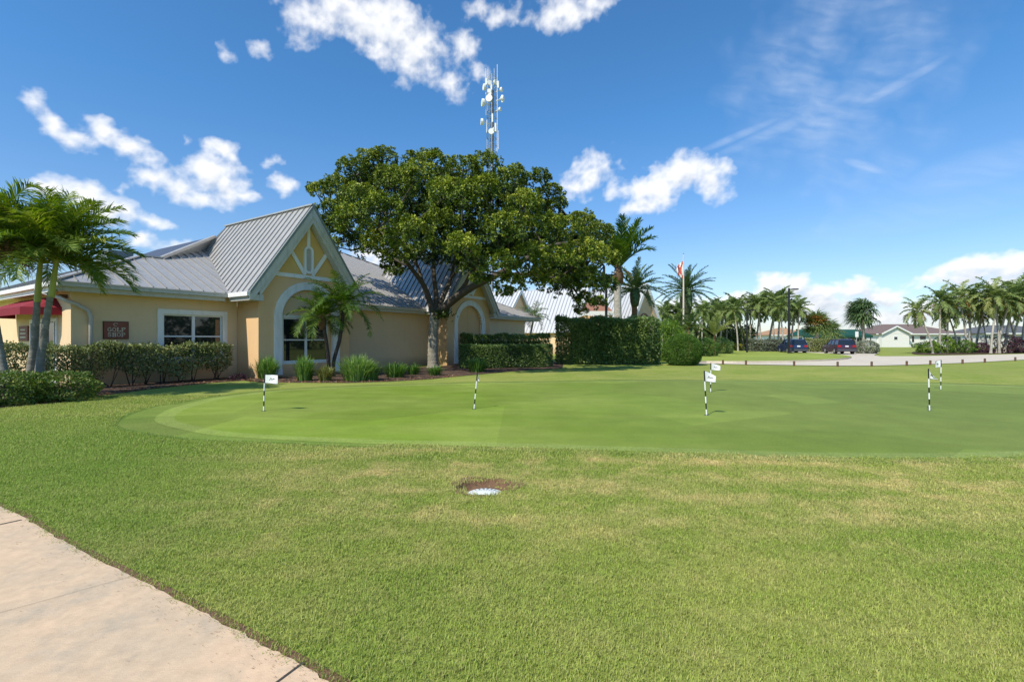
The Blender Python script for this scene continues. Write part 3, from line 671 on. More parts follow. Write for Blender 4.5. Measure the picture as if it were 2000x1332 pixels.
def bay(t0, window):
    zt = [(0,0),(2*TA,0),(2*TA,AP-.25-GP*TA),(TA,AP-.25),(0,AP-.25-GP*TA)]
    mb = MB(); oc = OC+t0; ih = OH-TW
    hole = arch_pts(oc, ih, .55 if window else .35, OS)
    top = [(t0+a, min(z, 9)) for a, z in zt]
    mb.holed([(a, z) for a, z in top], [hole], lambda a, z, d: Vector((a, d, z)), .16)
    mb.build('bay_wall', M['stucco_bay'], bld)
    mb = MB()                                     # side returns
    zr = AP-.25-GP*TA
    mb.box((t0+.003,.165,0),(t0+.16,1.669,zr-.05)); mb.build('bay_side_wall', M['stucco_bay'], bld); mb = MB(); mb.box((t0+2*TA-.16,.165,0),(t0+2*TA-.003,1.669,zr-.05)); mb.build('bay_side_wall', M['stucco_bay'], bld)
    # surround: outer arch minus inner arch, proud of the wall
    mb = MB()
    out_ = arch_pts(oc, OH, .22, OS, 24); inn = arch_pts(oc, ih-.002, .22, OS, 24)
    for k in range(len(out_)-1):
        a, b, c_, d_ = out_[k], out_[k+1], inn[k+1], inn[k]
        f = [Vector((p[0], -.05, p[1])) for p in (a,b,c_,d_)]; g = [Vector((p[0], -.002 if i < 2 else .10, p[1])) for i, p in enumerate((a,b,c_,d_))]
        mb.poly(f[::-1]); mb.poly([f[0],f[1],g[1],g[0]]); mb.poly([f[3],g[3],g[2],f[2]])
        e = [Vector((oc+(p[0]-oc)*1.035, -.075, OS+(p[1]-OS)*1.02 if p[1] > OS else p[1])) for p in (a,b)]; e2 = [Vector((oc+(p[0]-oc)*.965, -.075, OS+(p[1]-OS)*.975 if p[1] > OS else p[1])) for p in (b,a)]
        mb.poly((e+e2)[::-1]); mb.poly([e[0], e[1], e[1]+Vector((0,.073,0)), e[0]+Vector((0,.073,0))]); mb.poly([e2[0], e2[1], e2[1]+Vector((0,.025,0)), e2[0]+Vector((0,.025,0))])
    for sg in (-1,1): mb.box(sorted_box(oc+sg*ih*1.0, oc+sg*OH*1.03, -.09,-.003,.10,.34)[0], sorted_box(oc+sg*ih*1.0, oc+sg*OH*1.03, -.09,-.003,.10,.34)[1])
    mb.build('arch_surround', M['trim'], bld)
    # infill
    mb = MB(); w0 = oc-ih-.02; w1 = oc+ih+.02
    if window:
        _, zh = L(594,622,0.1); _, zs_ = L(594,706,0.1)
        hole = [(w0+.16,zs_),(w1-.16,zs_),(w1-.16,zh),(w0+.16,zh)]
        mb.holed([(w0,0.3),(w1,0.3),(w1,OS),(w1,OS+.01)]+[(oc+(ih+.02)*math.cos(math.pi*k/14), OS+(ih+.02)*math.sin(math.pi*k/14)) for k in range(1,14)]+[(w0,OS)], [hole], lambda a, z, d: Vector((a, .165+d, z)), .12)
        mb.build('arch_panel', M['stucco'], bld)
        window_unit(w0+.16, w1-.16, zs_, zh, .20, cols=2, rows=2)
        mb = MB(); mb.box((w0+.04,.04,zs_-.13),(w1-.04,.163,zs_-.015)); mb.build('window_sill', M['trim'], bld)
        mb = MB(); mb.box((w0+.05,.13,zh+.01),(w1-.05,.163,zh+.11)); mb.build('window_head', M['trim'], bld)
    else:
        mb.holed([(w0,0.3),(w1,0.3),(w1,OS)]+[(oc+(ih+.02)*math.cos(math.pi*k/14), OS+(ih+.02)*math.sin(math.pi*k/14)) for k in range(1,14)]+[(w0,OS)], [], lambda a, z, d: Vector((a, .165+d, z)), .1)
        mb.box((oc-.012,.150,.4),(oc+.012,.163,OS+ih-.05)); mb.build('arch_panel', M['stucco_bay'], bld)
    # gable decoration
    (ta, za), (tb, zb) = L(540,535,0), L(632,544,0)
    zbn = (za+zb)/2-.02; mb = MB()
    hwb = (AP-.72-zbn)/GP
    mb.box((t0+TA-hwb,-.06,zbn-.085),(t0+TA+hwb,-.002,zbn+.085))
    _, zo0 = L(599,535,0); _, zo1 = L(599,481,0); oz = (zo0+zo1)/2; oh = (zo1-zo0)/2; ow = .24; oc2 = t0+TA+.02
    mb.box((oc2-.075,-.055,zo1-.03),(oc2+.075,-.002,AP-.85))
    n = 26; ring = [(math.cos(2*math.pi*k/n), math.sin(2*math.pi*k/n)) for k in range(n)]
    def oval(c, s_, m): return (oc2+c*(ow-.0)*m, oz+(s_*ow*m+(oh-ow)*(1 if s_ > 0 else -1)*(1 if abs(s_) > 1e-6 else 0)))
    for k in range(n):
        a, b = ring[k], ring[(k+1) % n]
        o1, o2, i1, i2 = oval(*a,1), oval(*b,1), oval(*a,.55), oval(*b,.55)
        mb.poly([Vector((p[0],-.08,p[1])) for p in (o1,o2,i2,i1)]); mb.poly([Vector((o1[0],-.08,o1[1])),Vector((o1[0],-.002,o1[1])),Vector((o2[0],-.002,o2[1])),Vector((o2[0],-.08,o2[1]))])
        mb.poly([Vector((i1[0],-.08,i1[1])),Vector((i1[0],-.02,i1[1])),Vector((i2[0],-.02,i2[1])),Vector((i2[0],-.08,i2[1]))])
    for sg in (-1,1):
        p0 = Vector((oc2+sg*.18,-.045,zbn+.10)); p1 = Vector((oc2+sg*1.02,-.045,zbn+1.30)); mb.bar(p0, p1, .16 if True else 0, .05, up=(0,1,0)) if False else mb.bar(p0, p1, .05, .17, up=(sg*.82,0,-.57))
    mb.build('gable_trim', M['trim'], bld)
    mb = MB(); mb.poly([Vector((oval(*a,.56)[0],-.02,oval(*a,.56)[1])) for a in ring])
    for k in range(9):
        z = oz-oh*.72+k*oh*.18; mb.box((oc2-ow*.5,-.05,z),(oc2+ow*.5,-.025,z+.03))
    mb.build('gable_vent', M['downspout'], bld)
    # darker painted gable field above the band
    mb = MB(); ztp = AP-.78
    mb.poly([(t0+TA-hwb,-.0035,zbn),(t0+TA+hwb,-.0035,zbn),(t0+TA,-.0035,ztp)]); mb.build('gable_field', M['stucco_gable'], bld)
def sorted_box(x0,x1,y0,y1,z0,z1): return (min(x0,x1),y0,z0),(max(x0,x1),y1,z1)
def window_unit(t0, t1, z0, z1, s, cols=2, rows=2, curtain=True):
    mb = MB(); fw = .055
    mb.box((t0,s-.03,z0),(t0+fw,s+.05,z1)); mb.box((t1-fw,s-.03,z0),(t1,s+.05,z1)); mb.box((t0+fw,s-.03,z0),(t1-fw,s+.05,z0+fw)); mb.box((t0+fw,s-.03,z1-fw),(t1-fw,s+.05,z1))
    for k in range(1, cols):
        c_ = t0+(t1-t0)*k/cols; mb.box((c_-.055,s-.033,z0+fw),(c_+.055,s+.05,z1-fw))
    for k in range(cols):
        a = t0+(t1-t0)*k/cols+.055; b = t0+(t1-t0)*(k+1)/cols-.055
        for r in range(1, rows):
            z = z0+(z1-z0)*r/rows; mb.box((a,s-.02,z-.025),(b,s+.03,z+.03))
    w_ = mb.build('window', M['frame'], bld)
    mb = MB()
    for k in range(cols):
        a = t0+(t1-t0)*k/cols+.03; b = t0+(t1-t0)*(k+1)/cols-.03
        mb.poly([(a,s+.02,z0+.03),(b,s+.02,z0+.03),(b,s+.02,z1-.03),(a,s+.02,z1-.03)])
    mb.build('pane', M['glass'], w_)
# walls A, B, C (set back 1.67)
SB = 1.67; WT = 3.40
wl, _ = L(307,640,SB); wr, _ = L(443,640,SB); _, wz1 = L(375,606,SB-.05); wz0 = wz1-2.10
print('winA', wl, wr, wz1)
WL = -5.49
mb = MB(); fi = .19
mb.holed([(WL,0),(-.001,0),(-.001,WT),(WL,WT)], [[(wl+fi,wz0+fi),(wr-fi,wz0+fi),(wr-fi,wz1-fi),(wl+fi,wz1-fi)]], lambda a, z, d: Vector((a, SB+d, z)), .2)
mb.build('wall', M['stucco'], bld)
mb = MB()
for lo, hi in (((wl,wz1-fi),(wr,wz1)), ((wl,wz0),(wr,wz0+fi)), ((wl,wz0+fi),(wl+fi,wz1-fi)), ((wr-fi,wz0+fi),(wr,wz1-fi))):
    mb.box((lo[0],SB-.055,lo[1]),(hi[0],SB-.002,hi[1]))
mb.build('window_surround', M['trim'], bld)
window_unit(wl+fi, wr-fi, wz0+fi, wz1-fi, SB+.07, 2, 2)
mb = MB(); mb.box((4.54,SB,0),(11.9,SB+.2,WT)); mb.build('wall', M['stucco'], bld)
mb = MB(); mb.box((16.44,SB,0),(23.9,SB+.2,WT)); mb.box((23.7,SB+.2,0),(23.9,18,WT)); mb.build('wall', M['stucco'], bld)
# side wall with door opening
def LS(px, py, t0=WL):                            # point on the side wall -> (s, z)
    r = Vector(((px-CX)/F, 1.0)); d = (B0.dot(U)+t0)/r.dot(U); p = r*d
    return (p-B0).dot(V), H+(HY-py)/F*d
sd0, _ = LS(113,640); sd1, _ = LS(60,640); _, zd = LS(95,622)
print('door', sd0, sd1, zd)
mb = MB(); mb.holed([(SB+.2,0),(16,0),(16,WT),(SB+.2,WT)], [[(sd0+.1,.05),(sd1-.1,.05),(sd1-.1,zd-.1),(sd0+.1,zd-.1)]], lambda s_, z, d: Vector((WL+d, s_, z)), .2)
mb.build('wall', M['stucco'], bld)
mb = MB(); mb.box((WL,16,0),(23.9,16.2,WT)); mb.build('wall', M['stucco'], bld)
d_ = MB(); X = WL
d_.box((X-.04,sd0,0),(X+.02,sd0+.12,zd)); d_.box((X-.04,sd1-.12,0),(X+.02,sd1,zd)); d_.box((X-.04,sd0+.12,zd-.14),(X+.02,sd1-.12,zd))
mid = (sd0+sd1)/2
for c_ in (sd0+.45, mid, sd1-.45): d_.box((X+.0,c_-.035,.02),(X+.06,c_+.035,zd-.14))
d_.box((X+.0,sd0+.12,.02),(X+.06,sd1-.12,.25))
door = d_.build('door', M['frame'], bld)
mb = MB(); mb.poly([(X+.07,sd0+.1,.05),(X+.07,sd1-.1,.05),(X+.07,sd1-.1,zd-.1),(X+.07,sd0+.1,zd-.1)]); mb.build('pane', M['glass'], door)
# main roof planes
HT = 4.8
zr_ = zm(HT); hk = HT-SE; LE = -6.0
seamed('roof', [(LE,SE,ZE),(TE,SE,ZE),(vt,7.1,zm(7.1)),(-1.6,HT,zr_),(LE+hk,HT,zr_)], (0,1), .43)
seamed('roof', [(LE,SE,ZE),(LE+hk,HT,zr_),(LE+hk,15,zr_),(LE,16.5,ZE)], (1,0), .43)
mb = MB(); mb.slab([(LE+hk,HT+.02,zr_-.01),(-1.6,HT+.02,zr_-.01),(-1.6,15,zr_-.01),(LE+hk,15,zr_-.01)], .05)
mb.slab([(-1.6,HT+.05,zr_+.07),(1.7,7.14,7.02),(1.7,14,7.02),(-1.6,14,zr_+.07)], .06); mb.poly([(-1.6,14,zr_),(1.7,14,7.0),(1.7,14,zr_)])
mb.build('rear_roof', M['darkroof'], bld)
mb = MB(); mb.box((-2.2,9.0,zr_),(-1.2,10.6,zr_+.75)); mb.build('roof_unit', M['fascia_dark'], bld)
mb = MB()                                         # hip and edge caps
mb.bar((LE,SE,ZE+.04),(LE+hk,HT,zr_+.04),.16,.05); mb.bar((LE+hk,HT,zr_+.04),(-1.6,HT,zr_+.04),.14,.06); mb.poly([(-1.6,HT,zr_),(vt,7.1,zm(7.1)),(1.68,7.1,6.95)]); mb.bar((-1.6,HT,zr_+.05),(1.68,7.1,7.0),.14,.12)
mb.build('hip_cap', M['roof'], bld)
T2 = 11.9; r2 = 2*TA
pk = (12.6,12.6,zm(12.6))
seamed('roof', [(r2-TE,SE,ZE),(T2+TE,SE,ZE),(T2+vt,7.1,zm(7.1)),(T2+TA,8.2,zm(8.2)),(15.4,9.3,zm(9.3)),pk,(8,9.6,zm(9.6)),(r2-vt,7.1,zm(7.1))], (0,1), .43)
mb = MB(); mb.slab([pk,(15.4,9.3,zm(9.3)),(19.5,9.3,zm(9.3)-1.8),(19,15,ZE)], .06); mb.slab([pk,(8,9.6,zm(9.6)),(5,15,ZE+1),(19,15,ZE)], .06)
mb.bar(Vector(pk)+Vector((0,0,.04)), (15.4,9.3,zm(9.3)+.04), .16,.06)
mb.build('rear_roof', M['darkroof'], bld)
CE = 25.7; ck = 5.9
seamed('roof', [(T2+r2-TE,SE,ZE),(CE,SE,ZE),(CE-ck,SE+ck,zm(SE+ck)),(T2+r2-vt,7.1,zm(7.1))], (0,1), .43)
seamed('roof', [(CE,SE,ZE),(CE-ck,SE+ck,zm(SE+ck)),(CE-ck,14,zm(SE+ck)),(CE,16,ZE)], (-1,0), .43)
mb = MB(); mb.bar((CE,SE,ZE+.03),(CE-ck,SE+ck,zm(SE+ck)+.03),.16,.05); mb.build('hip_cap', M['roof'], bld)
gable_bay(0); gable_bay(T2); bay(0, True); bay(T2, False)
# fascias, gutters and soffits
def eave(t0, t1):
    mb = MB(); mb.box((t0,SE+.015,3.20),(t1,SE+.06,3.46)); mb.build('fascia', M['fascia'], bld)
    mb = MB(); a = t0
    mb.box((t0+.01,SE-.10,3.36),(t1-.01,SE+.012,3.475)); mb.box((t0,SE-.115,3.475),(t1,SE+.012,3.505))
    while a < t1: mb.box((a,SE-.108,3.352),(a+.05,SE+.010,3.472)); a += 1.3
    mb.build('gutter', M['fascia'], bld)
    mb = MB(); mb.box((t0+.01,SE+.062,3.26),(t1-.01,SB-.003,3.29)); mb.build('soffit', M['stucco'], bld)
eave(LE+.02, TE-.12); eave(r2-TE+.12, T2+TE-.12); eave(T2+r2-TE+.12, CE-.02)
mb = MB(); mb.box((LE+.02,SE+.065,3.20),(LE+.06,16,3.46)); mb.box((LE-.10,SE,3.36),(LE+.015,16,3.505)); mb.box((LE+.065,SB,3.27),(WL-.003,16,3.30)); mb.build('side_fascia', M['trim'], bld)
mb = MB(); mb.box((CE-.06,SE+.065,3.20),(CE-.02,16,3.46)); mb.build('side_fascia', M['trim'], bld)
# downspout wrapping the corner
mb = MB()
mb.tube([(LE-.05,3.0,3.40),(LE-.05,2.9,3.28),(LE+.30,1.9,3.02),(WL-.12,SB-.06,2.90),(WL+.10,SB-.10,2.82),(WL+.42,SB-.10,2.62),(WL+.50,SB-.10,2.40),(WL+.50,SB-.10,.12)], .062, 10)
mb.build('downspout', M['downspout'], bld, True)
mb = MB(); mb.tube([(17.2,SB-.08,3.2),(17.2,SB-.08,.1)], .06, 8); mb.tube([(17.6,SB-.08,3.2),(17.6,SB-.08,.1)], .03, 8); mb.build('downspout', M['downspout'], bld, True)
mb = MB(); mb.box((WL+.1,SB-.10,3.08),(WL-.05,SB-.02,3.16)) if False else mb.box((WL-.22,SB+.25,3.02),(WL-.02,SB+.40,3.14)); mb.build('floodlight', M['wood'], bld)
# interior floor block: keeps the inside dark
mb = MB(); mb.box((-5,4.0,0.05),(23,4.1,3.2)); mb.build('inner_wall', M['darkroof'], bld)
# awning on the side wall
aw = thing('awning', 'dark red fabric awning over the side door of the golf shop', 'awning', (B0.x,B0.y,0), ROT)
mb = MB(); s0, s1 = 2.55, 8.2; pr = .95; zt_, zb_, zv = 3.16, 2.72, 2.46
x0 = WL-.01
top = [(x0,s0+.75,zt_),(x0,s1-.75,zt_)]; low = [(x0-pr,s0+.45,zb_),(x0-pr,s1-.45,zb_)]
mb.poly([top[0], low[0], low[1], top[1]]); mb.poly([top[0], (x0,s0,zb_), (x0-pr*.62,s0+.12,zb_), low[0]]); mb.poly([top[1], low[1], (x0-pr*.62,s1-.12,zb_), (x0,s1,zb_)])
ch = [(x0,s0),(x0-pr*.62,s0+.12),(x0-pr,s0+.45),(x0-pr,s1-.45),(x0-pr*.62,s1-.12),(x0,s1)]
mb.build('canopy', M['awning'], aw)
mb = MB()
for a, b in zip(ch, ch[1:]):
    n = 10
    for k in range(n):
        p = [a[i]+(b[i]-a[i])*k/n for i in (0,1)]; q = [a[i]+(b[i]-a[i])*(k+1)/n for i in (0,1)]
        mb.poly([(p[0],p[1],zb_),(q[0],q[1],zb_),(q[0],q[1],zv),(p[0],p[1],zv)])
mb.build('valance', M['awning'], aw)
mb = MB()
for k in range(5):
    s_ = s0+.6+k*(s1-s0-1.2)/4; mb.bar((x0+.0,s_,zt_-.04),(x0-pr+.02,s_,zb_-.03),.03,.03)
mb.bar((x0-pr+.02,s0+.5,zb_-.03),(x0-pr+.02,s1-.5,zb_-.03),.03,.03); mb.build('frame', M['darksteel'], aw)
# signs
GLY = {'G':[[(.86,.80),(.70,.97),(.42,1),(.12,.78),(.06,.5),(.12,.22),(.42,0),(.72,.04),(.88,.2),(.88,.45)],[(.58,.45),(1.0,.45)]],
 'O':[[(.5,1),(.16,.84),(.05,.5),(.16,.16),(.5,0),(.84,.16),(.95,.5),(.84,.84),(.5,1)]],
 'L':[[(.22,1),(.22,0),(.9,0),(.92,.25)],[(.05,1),(.4,1)],[(.05,0),(.3,0)]],
 'F':[[(.22,0),(.22,1),(.92,1),(.92,.75)],[(.22,.52),(.7,.52)],[(.05,0),(.4,0)],[(.05,1),(.3,1)]],
 'S':[[(.85,.78),(.68,.98),(.35,.98),(.14,.80),(.2,.58),(.78,.42),(.88,.2),(.66,.02),(.3,.02),(.12,.22)]],
 'H':[[(.2,0),(.2,1)],[(.8,0),(.8,1)],[(.2,.52),(.8,.52)],[(.05,0),(.35,0)],[(.65,0),(.95,0)],[(.05,1),(.35,1)],[(.65,1),(.95,1)]],
 'P':[[(.22,0),(.22,1),(.68,1),(.88,.88),(.88,.64),(.68,.50),(.22,.50)],[(.05,0),(.4,0)],[(.05,1),(.3,1)]]}
def text(mb, word, x, z, ch, cw, gap, fn, wd):
    for c_ in word:
        for pl in GLY[c_]:
            for a, b in zip(pl, pl[1:]):
                a3 = fn(x+a[0]*cw, z+a[1]*ch); b3 = fn(x+b[0]*cw, z+b[1]*ch)
                e = (b3-a3).normalized()*wd*.4
                mb.bar(a3-e, b3+e, wd*(1.25 if abs(a[0]-b[0]) < .05 else .8), .012, up=fn.n)
        x += cw+gap
class FN:
    def __init__(s, f, n): s.f = f; s.n = n
    def __call__(s, a, z): return Vector(s.f(a, z))
sl0, sz0 = L(202,661,SB); sl1, sz1 = L(249,629.5,SB); sz0 = min(sz0, L(225,660,SB)[1]); 
sg = thing('golf_shop_sign', 'brown wall sign reading GOLF SHOP in cream letters on the front wall', 'sign', (B0.x,B0.y,0), ROT)
mb = MB(); mb.box((sl0,SB-.07,sz0),(sl1,SB-.003,sz1)); mb.box((sl0-.02,SB-.055,sz0-.02),(sl1+.02,SB-.004,sz1+.02),1); mb.build('board', [M['brown'], M['darktrunk']], sg)
W_ = sl1-sl0; Hs = sz1-sz0; mb = MB(); fn = FN(lambda a, z: (a, SB-.078, z), (0,-1,0))
cw = W_*.155; gp = W_*.035
text(mb, 'GOLF', sl0+(W_-(4*cw+3*gp))/2, sz0+Hs*.42, Hs*.23, cw, gp, fn, .024); text(mb, 'SHOP', sl0+(W_-(4*cw+3*gp))/2, sz0+Hs*.11, Hs*.23, cw, gp, fn, .024)
mb.build('lettering', M['cream'], sg)
mb = MB(); cx_ = sl0+W_*.48; cz = sz0+Hs*.84
for k in range(7):
    a0, a1 = k*.62+.6, (k+1)*.62+.6; mb.bar((cx_+.07*math.cos(a0),SB-.078,cz+.05*math.sin(a0)),(cx_+.07*math.cos(a1),SB-.078,cz+.05*math.sin(a1)),.014,.012,up=(0,-1,0))
mb.build('emblem', M['cream'], sg)
sg2 = thing('wall_sign', 'small brown upright plaque on the side wall below the red awning', 'sign', (B0.x,B0.y,0), ROT)
q0, z0_ = LS(57,666); q1, z1_ = LS(40,637)
q0, q1 = sorted((q0, q1)); z0_ = LS(48,666)[1]; z1_ = LS(48,637)[1]
mb = MB(); mb.box((WL-.05,q0,z0_),(WL-.003,q1,z1_)); mb.build('board', M['brown'], sg2)
mb = MB()
for r_ in range(3):
    z = z1_-(z1_-z0_)*(.25+.25*r_); 
    mb = MB(); mb.box((WL-.062,q0+(q1-q0)*(.18+.06*(r_ == 0)),z-.025),(WL-.052,q1-(q1-q0)*(.18+.06*(r_ == 0)),z+.025)); mb.build('text_line', M['cream'], sg2)
# ------------------------------------------------------------------ second, white-roofed building beyond
b2 = thing('clubhouse', 'distant clubhouse with white metal roofs, cream gables and a brown tiled porch', 'building', (0,0,0), 0)
WM = [M['roof_white'], M['seam_white']]
def gable2(px, py, d, hw, pitch, ln, dirv, zb=0, apron=1.0, wallmat='stucco', arch=True):
    a = P(px, py, d); f = Vector(dirv).normalized(); ac = Vector((f.y, -f.x, 0)); f3 = Vector((f.x, f.y, 0))   # f points back along the ridge, ac to the right
    ze = a.z-hw*pitch; bk = a+f3*ln
    l0 = a-ac*hw; l0.z = ze; r0 = a+ac*hw; r0.z = ze
    seamed('roof', [a, bk, l0+f3*ln, l0], (ac.x, ac.y), .45, b2, WM, (.09,.07)); seamed('roof', [a, bk, r0+f3*ln, r0], (-ac.x, -ac.y), .45, b2, WM, (.09,.07))
    w = hw-.45; g = f3*.4; mb = MB()
    pts = [a-ac*w+g, a+ac*w+g]; zt = a.z-w*pitch-.12
    A = [Vector((pts[0].x,pts[0].y,zb)), Vector((pts[1].x,pts[1].y,zb)), Vector((pts[1].x,pts[1].y,zt)), Vector((a.x+g.x,a.y+g.y,a.z-.15)), Vector((pts[0].x,pts[0].y,zt))]
    mb.poly(A); B = [p+f3*(ln-.8) for p in A]; mb.poly(B[::-1])
    mb.poly([A[0],A[4],B[4],B[0]]); mb.poly([A[1],B[1],B[2],A[2]]); mb.build('wall', M[wallmat], b2)
    mb = MB()
    for sg_ in (-1,1):
        e = Vector((a.x+ac.x*hw*sg_, a.y+ac.y*hw*sg_, ze)); mb.bar(a-f3*.03-Vector((0,0,.12)), e-f3*.03-Vector((0,0,.12)), .07, .34, up=(ac.x*sg_*pitch, ac.y*sg_*pitch, 1))
    mb.build('rake_board', M['white'], b2)
    if arch:
        mb = MB(); c_ = a+g-f3*.03; rr = w*.48; zc = zt-.4
        mb.poly([Vector((c_.x-ac.x*rr, c_.y-ac.y*rr, zb+.3)), Vector((c_.x+ac.x*rr, c_.y+ac.y*rr, zb+.3))]+[Vector((c_.x+ac.x*rr*math.cos(k*math.pi/12), c_.y+ac.y*rr*math.cos(k*math.pi/12), zc+rr*math.sin(k*math.pi/12))) for k in range(13)])
        mb.build('archway', M['terracotta'], b2)
vd = (-.84,.543)
gable2(1018,566,57,3.6,1.15,9,vd)
gable2(1150,560,56,3.7,1.45,10,vd,arch=False)
gable2(1264,553,50,2.2,1.95,11,(-.55,.83))
# long roof planes between the gables
def plane2(pts, up2): seamed('roof', [P(*p) for p in pts], up2, .45, b2, WM, (.09,.07))
def facing(pa, pb, slope, depthrun, h0):
    a = Vector(pa); b = Vector(pb); e = (b-a).normalized(); n = Vector((-e.y, e.x))
    q = [Vector((a.x,a.y,h0)), Vector((b.x,b.y,h0)), Vector((b.x+n.x*depthrun,b.y+n.y*depthrun,h0+slope*depthrun)), Vector((a.x+n.x*depthrun,a.y+n.y*depthrun,h0+slope*depthrun))]
    seamed('roof', q, (n.x,n.y), .45, b2, WM, (.09,.07))
    mb = MB(); mb.poly([(a.x+n.x*.5,a.y+n.y*.5,0),(b.x+n.x*.5,b.y+n.y*.5,0),(b.x+n.x*.5,b.y+n.y*.5,h0+.1),(a.x+n.x*.5,a.y+n.y*.5,h0+.1)]); mb.build('wall', M['stucco'], b2)
facing((-6,56.5),(10,61.5), .62, 5.5, 3.4)
facing((5.5,56),(15.5,54.5), .75, 5.0, 3.3)
# porch with tiled roof and white fascia
mb = MB(); c0 = P(1143,612,47); c1 = P(1197,612,47); ap_ = P(1172,582,49.5)
mb.slab([(c0.x,c0.y,c0.z+.2),(c1.x,c1.y,c1.z+.2),(c1.x-.9,49.5,ap_.z),(c0.x+.9,49.5,ap_.z)], .08)
mb.slab([(c0.x,c0.y,c0.z+.2),(c0.x+.9,49.5,ap_.z),(c0.x,52,c0.z+.2)], .08); mb.slab([(c1.x,c1.y,c1.z+.2),(c1.x-.9,49.5,ap_.z),(c1.x,52,c1.z+.2)], .08)
mb.build('porch_roof', M['terracotta'], b2)
mb = MB(); mb.box((c0.x-.05,46.9,c0.z-.18),(c1.x+.05,47.0,c0.z+.21)); mb.box((c0.x-.05,47.0,c0.z-.18),(c0.x+.05,52,c0.z+.21)); mb.box((c1.x-.05,47.0,c0.z-.18),(c1.x+.05,52,c0.z+.21)); mb.build('porch_fascia', M['white'], b2)
for x in (c0.x+.15, (c0.x+c1.x)/2, c1.x-.15): mb = MB(); mb.box((x-.12,47.1,0),(x+.12,47.34,c0.z-.18)); mb.build('porch_column', M['stucco_bay'], b2)
mb = MB(); mb.box((c0.x,51.8,0),(c1.x,51.9,c0.z)); mb.build('porch_wall', M['stucco_bay'], b2)
# ------------------------------------------------------------------ palms
def frond(base, az, e0, Ln, droop, nl, ll, lw, fold=.35, grav=.35, curl=1.4, wind=(0,0,0), fwd=.55, gap=.0, rw=.02, val=.5, tipcut=1.0):
    ns = 12; s = np.linspace(0, 1, ns+1)
    h = np.array([math.cos(az), math.sin(az), 0.0]); e = e0-droop*s**curl
    T = h[None]*np.cos(e)[:,None]+np.array([0,0,1.0])[None]*np.sin(e)[:,None]+np.array(wind)[None]*s[:,None]
    T = nrm(T); Pt = np.concatenate([[np.zeros(3)], np.cumsum(T[:-1]*Ln/ns, axis=0)])+np.array(base)
    S = nrm(np.cross(T, np.array([0,0,1.0])+h*.001)); Nn = np.cross(S, T)
    tl_ = np.linspace(.14+gap, .995*tipcut, nl); Q = []; vv = []
    ip = np.stack([np.interp(tl_, s, Pt[:,k]) for k in range(3)], 1); it = nrm(np.stack([np.interp(tl_, s, T[:,k]) for k in range(3)], 1))
    iS = nrm(np.stack([np.interp(tl_, s, S[:,k]) for k in range(3)], 1)); iN = np.cross(iS, it)
    prof = np.sin(np.pi*np.clip(.18+.78*tl_, 0, 1))**.55
    for sd_ in (-1, 1):
        jit = rng.normal(0, .20, (nl,3)); f_ = fwd+.5*tl_
        d1 = nrm(iS*sd_*math.cos(fold)+iN*math.sin(fold)+it*f_[:,None]+jit)
        d2 = nrm(d1+np.array([0,0,-1])*grav*2+jit*.5+np.array(wind)*.5)
        l = (ll*prof*rng.uniform(.85,1.12,nl))[:,None]
        w = it*lw*.5
        m1 = ip+d1*l*.5; m2 = m1+d2*l*.5
        Q.append(np.stack([ip-w*.6, ip+w*.6, m1+w, m1-w], 1)); Q.append(np.stack([m1-w, m1+w, m2+w*.12, m2-w*.12], 1))
        b = np.clip(val+rng.normal(0,.14,nl), 0, 1); vv += [b, b]
    r = np.linspace(rw, rw*.25, ns+1)[:,None]
    for A in (S, Nn):
        a = Pt-A*r; b = Pt+A*r; Q.append(np.stack([a[:-1], b[:-1], b[1:], a[1:]], 1)); vv.append(np.full(ns, min(1, val+.35)))
    return np.concatenate(Q), np.concatenate(vv)
def crown(base, n, Ln, spec, mat, parent, name='crown', mats=None, seed_az=None):
    Q = []; vv = []
    for i in range(n):
        u = (i+.5)/n; az = i*2.39996+rng.uniform(-.25,.25) if seed_az is None else seed_az[i % len(seed_az)]+rng.uniform(-.15,.15)
        e0 = spec.get('emax',1.35)*(1-u)+spec.get('emin',-.1)*u
        q, v = frond(base, az, e0+rng.uniform(-.1,.1), Ln*rng.uniform(.85,1.1), spec.get('droop',1.5)*(.6+.5*u), spec.get('nl',26), spec.get('ll',.5), spec.get('lw',.04),
            spec.get('fold',.35), spec.get('grav',.35), wind=spec.get('wind',(0,0,0)), fwd=spec.get('fwd',.55), rw=spec.get('rw',.02), val=spec.get('val',.4)+rng.uniform(-.15,.15)+spec.get('agev',0)*u)
        Q.append(q); vv.append(v)
    return quads(name, np.concatenate(Q), np.concatenate(vv), mat, parent)
def wob(pts, n=14):                               # smooth tapered trunk path through points
    pts = [Vector(p) for p in pts]; o = []
    for i in range(len(pts)-1):
        p0, p1, p2, p3 = pts[max(i-1,0)], pts[i], pts[i+1], pts[min(i+2,len(pts)-1)]
        for k in range(n):
            u = k/n; o.append(.5*((2*p1)+(-p0+p2)*u+(2*p0-5*p1+4*p2-p3)*u*u+(-p0+3*p1-3*p2+p3)*u**3))
    o.append(pts[-1]); return o
def trunk(pts, r0, r1, mat, parent, name='trunk', flare=.25, n=10, rough=.03):
    c_ = wob(pts); N = len(c_); mb = MB()
    rad = [(r0+(r1-r0)*k/(N-1))*(1+flare*math.exp(-k/(N*.06)))*(1+rough*math.sin(k*2.1)) for k in range(N)]
    mb.tube(c_, rad, n); return mb.build(name, mat, parent, True)
def loc(pts, base): return [Vector(p)-Vector(base) for p in pts]
